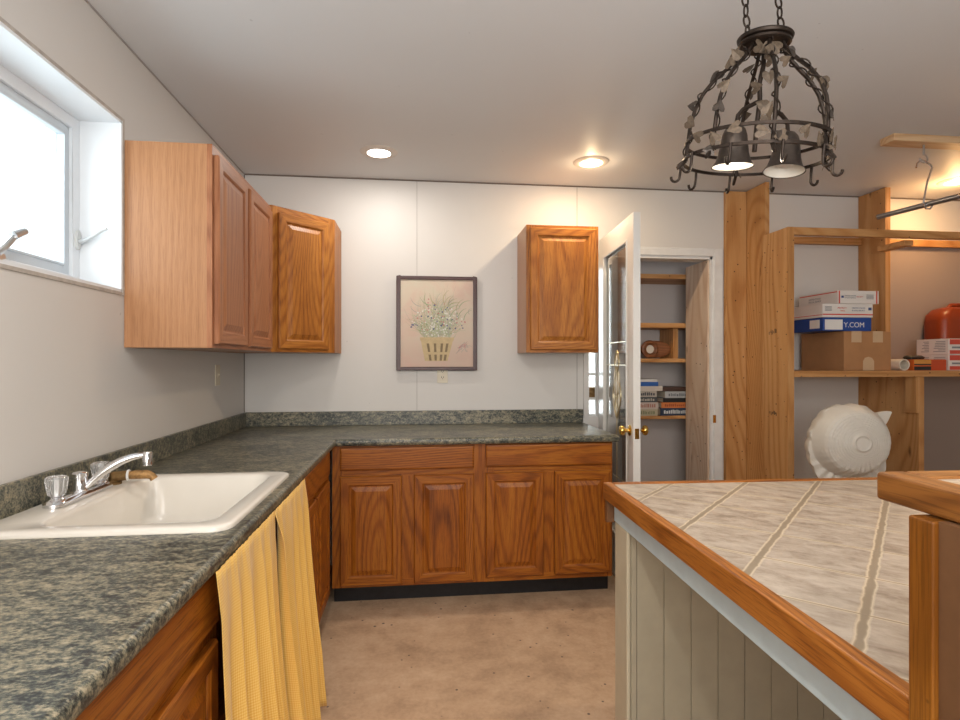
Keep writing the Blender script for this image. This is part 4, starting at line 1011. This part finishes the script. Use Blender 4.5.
b = MB(); b.box(0.030, 0.046, -IL+0.05, -0.030, 0.788, 0.8615); b.build('fascia_board', FASCIA, isl, local=True, bev=0.002)
b = MB(); b.box(0.006, 0.10, -0.027, -0.006, 0.782, ISZ-TH-0.0005); b.build('overhang_block', plain('dark_block', (0.13, 0.055, 0.02), 0.5, var=0.2), isl, local=True)
# boarded end wall that carries the top: lit end cap towards the aisle, grooved boards towards the camera
b = MB()
x = 0.0655; b.box(0.0465, 0.0640, -0.150, -0.143, 0.0, 0.861)
while x < IW-0.06:
    b.box(x, min(x+0.0885, IW-0.05), -0.150, -0.143, 0.0, 0.861); x += 0.0905
b.box(0.0465, IW-0.05, -0.143, -0.034, 0.0, 0.861)
b.build('siding_panel', GREIGE, isl, local=True, bev=0.001)
b = MB(); b.box(0.032, 0.046, -0.150, -0.031, 0.0, 0.7865); b.build('corner_board', GREIGEL, isl, local=True, bev=0.005, seg=3)
# raised bar on its post and knee wall
bar = isl
BZ = 1.1815; BT = 0.0375; BY = -1.186; BX = 0.013
b = MB(); b.box(BX, BX+0.040, -1.98, BY, BZ-BT, BZ); b.build('bar_edge', BARY, bar, local=True, bev=0.005, seg=3)
b = MB(); b.box(BX+0.0405, IW, BY-0.040, BY, BZ-BT, BZ); b.build('bar_edge', BARX, bar, local=True, bev=0.005, seg=3)
b = MB(); b.box(BX+0.038, IW, -1.98, BY-0.038, BZ-BT+0.004, BZ-0.004); b.build('bar_tile_top', TILE, bar, local=True)
b = MB(); b.box(-0.003, 0.055, NE-0.036, NE-0.001, 0.0, BZ-BT-0.002); b.build('bar_post', POSTW, bar, local=True, bev=0.003, seg=3)
b = MB(); b.box(0.004, 0.030, -1.98, NE-0.0365, 0.0, BZ-BT-0.001); b.build('knee_wall', PANB, bar, local=True)
b = MB(); b.box(0.0555, IW, NE-0.040, NE-0.012, ISZ+0.0005, BZ-BT-0.001); b.build('knee_wall', PANB, bar, local=True)

# ---------------------------------------------------------------- ceiling fixtures
for i, ((x, y), g, lab) in enumerate(zip(DL, (LENS1, LENS2, LENS2), ('recessed ceiling light above the painting', 'recessed ceiling light above the single-door wall cabinet', 'warm recessed ceiling light above the open storage shelves'))):
    t = thing('ceiling_light', (x, y, ZC-0.012), lab, 'ceiling light', 'recessed ceiling lights')
    Mt = Matrix.Translation((x, y, 0))
    MB().lathe([(0.066, ZC-0.001), (0.068, ZC-0.010), (0.088, ZC-0.009), (0.106, ZC-0.002), (0.107, ZC-0.0002)], Mt, n=40).build('trim_ring', plain('ring_white_%d' % i, (0.66, 0.62, 0.57), 0.4), t)
    MB().lathe([(0.0, ZC-0.003), (0.067, ZC-0.003)], Mt, n=32).build('lens', g, t)

CP = Vector((1.033, 1.593, 0))
ch = thing('chandelier', None, 'black wrought-iron pot-rack chandelier with leafy vines and bell shades over the island', 'chandelier',
           M=Matrix.Translation((CP.x, CP.y, 1.94)))
TILT = Matrix.Translation((CP.x, CP.y, 2.10)) @ Matrix.Rotation(math.radians(-6.6), 4, 'Z') @ Matrix.Rotation(math.radians(2.5), 4, 'Y') @ Matrix.Rotation(math.radians(6.5), 4, 'X') @ Matrix.Translation((0, 0, -2.10))
RR = 0.200; ZU, ZL = 1.998, 1.946
def T(x, y, z): return TILT @ Vector((x, y, z))
b = MB(); b.lathe([(0.046, 2.275), (0.068, 2.275), (0.073, 2.279), (0.073, 2.285), (0.068, 2.288), (0.076, 2.291), (0.078, 2.298), (0.075, 2.302), (0.062, 2.306), (0.046, 2.307)], TILT, n=48, cap0=True, cap1=True)
b.build('canopy_plate', IRON, ch)
def ring(z, r, hw, name):
    b = MB(); n = 64; tw = 0.0035
    for k in range(n):
        pass
    rr = []
    for k in range(n):
        a = 2*PI*k/n; c, s_ = math.cos(a), math.sin(a)
        rr.append([T((r-tw)*c, (r-tw)*s_, z-hw), T((r+tw)*c, (r+tw)*s_, z-hw), T((r+tw)*c, (r+tw)*s_, z+hw), T((r-tw)*c, (r-tw)*s_, z+hw)])
    rr.append(rr[0]); b.loft(rr, False, False, smooth=False); b.build(name, IRON, ch)
ring(ZU, RR, 0.0045, 'hoop'); ring(ZL, RR+0.004, 0.0045, 'hoop')
prof = [(0.052, 2.275), (0.060, 2.257), (0.078, 2.235), (0.102, 2.210), (0.136, 2.178), (0.165, 2.138), (0.184, 2.092), (0.194, 2.045), (0.197, 1.995), (0.199, 1.940)]
def prof_at(u):
    f = u*(len(prof)-1); i = min(int(f), len(prof)-2); g = f-i
    return prof[i][0]*(1-g)+prof[i+1][0]*g, prof[i][1]*(1-g)+prof[i+1][1]*g
NA = 6
arm_as = [math.radians(x) for x in (172, 212, 258, 312, 352, 80)]
for a in arm_as:
    c, s_ = math.cos(a), math.sin(a)
    b = MB(); b.tube([T(prof_at(k/30)[0]*c, prof_at(k/30)[0]*s_, prof_at(k/30)[1]) for k in range(31)], 0.0058, n=8)
    # curled foot
    b.tube([T((0.199+0.024*math.sin(q*0.9))*c, (0.199+0.024*math.sin(q*0.9))*s_, 1.940-0.022*math.sin(q)) for q in [PI*k/10 for k in range(11)]], 0.0048, n=8)
    arm = b.build('arm', IRON, ch)
    b = MB()   # vine twisting round the arm
    b.tube([T((prof_at(k/60)[0]+0.011*math.cos(k*0.55))*c - 0.011*math.sin(k*0.55)*s_, (prof_at(k/60)[0]+0.011*math.cos(k*0.55))*s_ + 0.011*math.sin(k*0.55)*c, prof_at(k/60)[1]+0.004*math.cos(k*0.55)) for k in range(61)], 0.0022, n=6)
    b.build('vine', IRON, arm)
for k in range(10):
    a = 2*PI*(k+0.35)/10; c, s_ = math.cos(a), math.sin(a); r0 = RR+0.010
    pts = [(r0, ZL+0.004), (r0, ZL-0.022), (r0+0.001, ZL-0.040)] + [(r0+0.014-0.013*math.cos(q), ZL-0.042-0.014*math.sin(q)) for q in [PI*j/8*1.05 for j in range(9)]]
    MB().tube([T(r*c, r*s_, z) for r, z in pts], 0.0042, n=8).build('pot_hook', IRON, ch)
# central stem, arched lamp arms and inner hooks
MB().tube([T(0, 0, 2.27), T(0.003, 0, 2.22), T(-0.003, 0.002, 2.17), T(0.002, 0, 2.12), T(0, 0, 2.06), T(0, 0, 1.97)], 0.007, n=10).build('stem', IRON, ch)
lampA = [(-0.068, -0.010), (0.112, 0.030)]
heads = []
for (lx, ly) in lampA:
    MB().tube([T(0, 0, 2.118), T(lx*0.35, ly*0.35, 2.104), T(lx*0.72, ly*0.72, 2.090), T(lx*0.93, ly*0.93, 2.072), T(lx, ly, 2.035)], 0.0065, n=10).build('lamp_arm', IRON, ch)
    Ms = Matrix.Translation(T(lx, ly, 1.982)) @ Matrix.Rotation(math.radians(7), 4, 'Y' if lx > 0 else 'X')
    b = MB(); b.lathe([(0.010, 0.062), (0.020, 0.058), (0.030, 0.046), (0.036, 0.028), (0.039, 0.006), (0.043, -0.022), (0.050, -0.046), (0.059, -0.060), (0.061, -0.062)], Ms, n=36, cap0=True)
    shd = b.build('lamp_shade', SHADE, ch)
    MB().lathe([(0.018, 0.052), (0.028, 0.044), (0.034, 0.026), (0.037, 0.005), (0.041, -0.023), (0.048, -0.046), (0.0575, -0.0605)], Ms, n=36).build('shade_lining', SHADEIN, shd)
    lit = lx < 0
    MB().lathe([(0.010, 0.030), (0.014, 0.012), (0.024, -0.008), (0.030, -0.026), (0.026, -0.040), (0.012, -0.047), (0.001, -0.048)], Ms, n=24, cap0=True, cap1=True).build('bulb', BULB if lit else plain('frosted_bulb', (0.6, 0.58, 0.55), 0.4), shd)
    heads.append(Ms)
lp = heads[0] @ Vector((0, 0, -0.064)); lamp('bulb_light', 'AREA', lp, 4.5, (1.0, 0.86, 0.66), 0.06, shape='DISK')
# heart leaves
def leaf(p, nrm, upv, size, mat_, parent):
    n = nrm.normalized(); u = (upv - n*upv.dot(n)).normalized(); r = n.cross(u)
    out = [(0, -0.15), (0.28, -0.42), (0.58, -0.30), (0.62, 0.02), (0.42, 0.42), (0.16, 0.78), (0, 1.0)]
    pts = out + [(-x, y) for x, y in out[-2:0:-1]]
    b = MB()
    vs = [b.b.verts.new(p + r*x*size + u*y*size + n*(-0.25*abs(x)*size)) for x, y in pts]
    mid = [b.b.verts.new(p + u*y*size) for y in (0.12, 0.5)]
    K = len(pts)
    # fan each side around the midrib
    for i in range(0, 4): b.face([mid[0], vs[i], vs[i+1]], False)
    for i in range(4, 6): b.face([mid[1], vs[i], vs[i+1]], False)
    b.face([mid[0], vs[4], mid[1]])
    for i in range(6, 8): b.face([mid[1], vs[i], vs[i+1]])
    for i in range(8, K-1): b.face([mid[0], vs[i], vs[i+1]])
    b.face([mid[0], vs[K-1], vs[0]]); b.face([mid[1], vs[8], mid[0]])
    return b.build('leaf', mat_, parent, solid=0.0012)
rl = random.Random(21)
for ai, a in enumerate(arm_as):
    c, s_ = math.cos(a), math.sin(a)
    for u in (0.22, 0.42, 0.60, 0.80, 0.97):
        u += rl.uniform(-0.05, 0.05); r, z = prof_at(min(1, u)); side = rl.uniform(-0.022, 0.022)
        p = T((r+0.012)*c - side*s_, (r+0.012)*s_ + side*c, z)
        nr_ = Vector((c*0.8+rl.uniform(-0.6, 0.6), s_*0.8-0.5+rl.uniform(-0.4, 0.4), rl.uniform(-0.4, 0.6)))
        leaf(p, nr_, Vector((rl.uniform(-1, 1), rl.uniform(-0.3, 0.3), rl.uniform(-0.2, 1))), rl.uniform(0.024, 0.032), LEAFA if rl.random() < 0.68 else LEAFB, ch)
for (x, z) in ((-0.042, 2.252), (-0.012, 2.250), (0.016, 2.250), (-0.008, 2.215), (0.014, 2.190), (-0.024, 2.150), (0.010, 2.100), (0.018, 2.070)):
    leaf(T(x, -0.055 if z > 2.2 else -0.018, z), Vector((rl.uniform(-0.3, 0.3), -1, -0.2)), Vector((rl.uniform(-1, 1), 0, rl.uniform(-1, 0.6))), 0.030, LEAFA, ch)
for k in range(9):
    a = math.radians(200+16*k); leaf(T((RR+0.012)*math.cos(a), (RR+0.012)*math.sin(a), 1.975+rl.uniform(-0.025, 0.02)), Vector((math.cos(a), math.sin(a), -0.1)), Vector((rl.uniform(-1, 1), 0, rl.uniform(-0.3, 1))), 0.028, LEAFA, ch)
# chains
for (x, y) in ((-0.052, 0), (0.052, 0.0)):
    z = 2.300; k = 0
    b = MB()
    top = Vector((CP.x+x, CP.y, ZC-0.01)); bot = T(x, y, 2.300)
    L = (top-bot).length; nl = int(L/0.030); dv = (top-bot)/nl
    for k in range(nl):
        cpt = bot + dv*(k+0.5); hx = 0.0095; hz = 0.0185
        e1 = Vector((1, 0, 0)) if k % 2 else Vector((0, 1, 0)); dn = dv.normalized()
        b.tube([cpt + e1*(hx*math.cos(q)) + dn*(hz*math.sin(q)) for q in [2*PI*j/14 for j in range(14)]], 0.0028, n=6, closed=True)
    b.build('chain', IRON, ch)
b = MB(); b.lathe([(0.075, ZC-0.0002), (0.073, ZC-0.012), (0.05, ZC-0.018), (0.01, ZC-0.020)], Matrix.Translation((CP.x, CP.y, 0)), n=32, cap1=True); b.build('ceiling_plate', IRON, ch)

# plank on the ceiling, hook, hanger wire and hanging rod
tag(MB().box(2.509, 4.6, 2.693, 2.782, ZC-0.038, ZC-0.0003).build('ceiling_plank', wood('plank_pine', (0.42, 0.24, 0.12), (0.55, 0.34, 0.18), (0.64, 0.44, 0.26), 'X', K=40, fine=0.15, coat=0), bev=0.002), 'light pine plank screwed flat to the ceiling', 'plank')
HX, HY = 2.725, 2.735; ZP = ZC-0.038
hk = thing('ceiling_hook', (HX, HY, 2.40), 'steel screw hook under the ceiling plank', 'hook')
MB().tube([(HX, HY, ZP-0.0005), (HX, HY, ZP-0.055)], 0.0055, n=10).build('shank', ALU, hk)
MB().tube([(HX+0.022*math.cos(q), HY, ZP-0.075+0.022*math.sin(q)) for q in [PI/2-2*PI*k/20*0.78 for k in range(21)]], 0.004, n=8).build('hook_bend', ALU, hk)
RA = Vector((2.700, 3.009, 2.180)); RB = Vector((2.776+0.20, 2.579-1.13, 2.180))
u0 = 0.2; RP = RA.lerp(RB, (3.009-HY)/(3.009-RB.y))
pts = [(HX-0.045, HY, ZP-0.125), (HX-0.038, HY, ZP-0.100), (HX-0.015, HY, ZP-0.082), (HX+0.005, HY, ZP-0.088), (HX+0.040, HY, ZP-0.105), (HX+0.050, HY, ZP-0.120), (HX+0.02, HY, ZP-0.20), (RP.x-0.018, HY, RP.z+0.045), (RP.x-0.026, HY, RP.z+0.005), (RP.x-0.012, HY, RP.z-0.024), (RP.x+0.016, HY, RP.z-0.024), (RP.x+0.03, HY, RP.z-0.002)]
MB().tube(pts, 0.0045, n=8).build('hanger_wire', CHROME)
tag(bpy.data.objects['hanger_wire'], 'bent metal wire linking the ceiling hook to the hanging rod', 'wire hanger')
rd = thing('hanging_rod', tuple(RA.lerp(RB, 0.5)), 'dark metal clothes rod hanging below the ceiling plank', 'rod')
MB().tube([RA, RB], 0.0145, n=18).build('rod_tube', plain('rod_steel', (0.32, 0.32, 0.34), 0.3, 0.9, var=0.1), rd)
dv = (RA-RB).normalized()
MB().tube([RA-dv*0.002, RA+dv*0.006], 0.0155, n=18).build('rod_cap', plain('cap_brown', (0.35, 0.18, 0.08), 0.5), rd)
hk2 = thing('rod_hanger', (2.88, 2.0, 2.18), 'steel strap hanger holding the near end of the hanging rod to the ceiling', 'hanger')
RQ = RA.lerp(RB, 0.75)
MB().tube([(RQ.x, RQ.y, ZC-0.0005), (RQ.x, RQ.y, 2.22)], 0.004, n=8).build('strap', ALU, hk2)
MB().tube([(RQ.x+0.02*math.cos(q), RQ.y, 2.18+0.022*math.sin(q)) for q in [2*PI*k/20 for k in range(20)]], 0.004, n=8, closed=True).build('strap_loop', ALU, hk2)
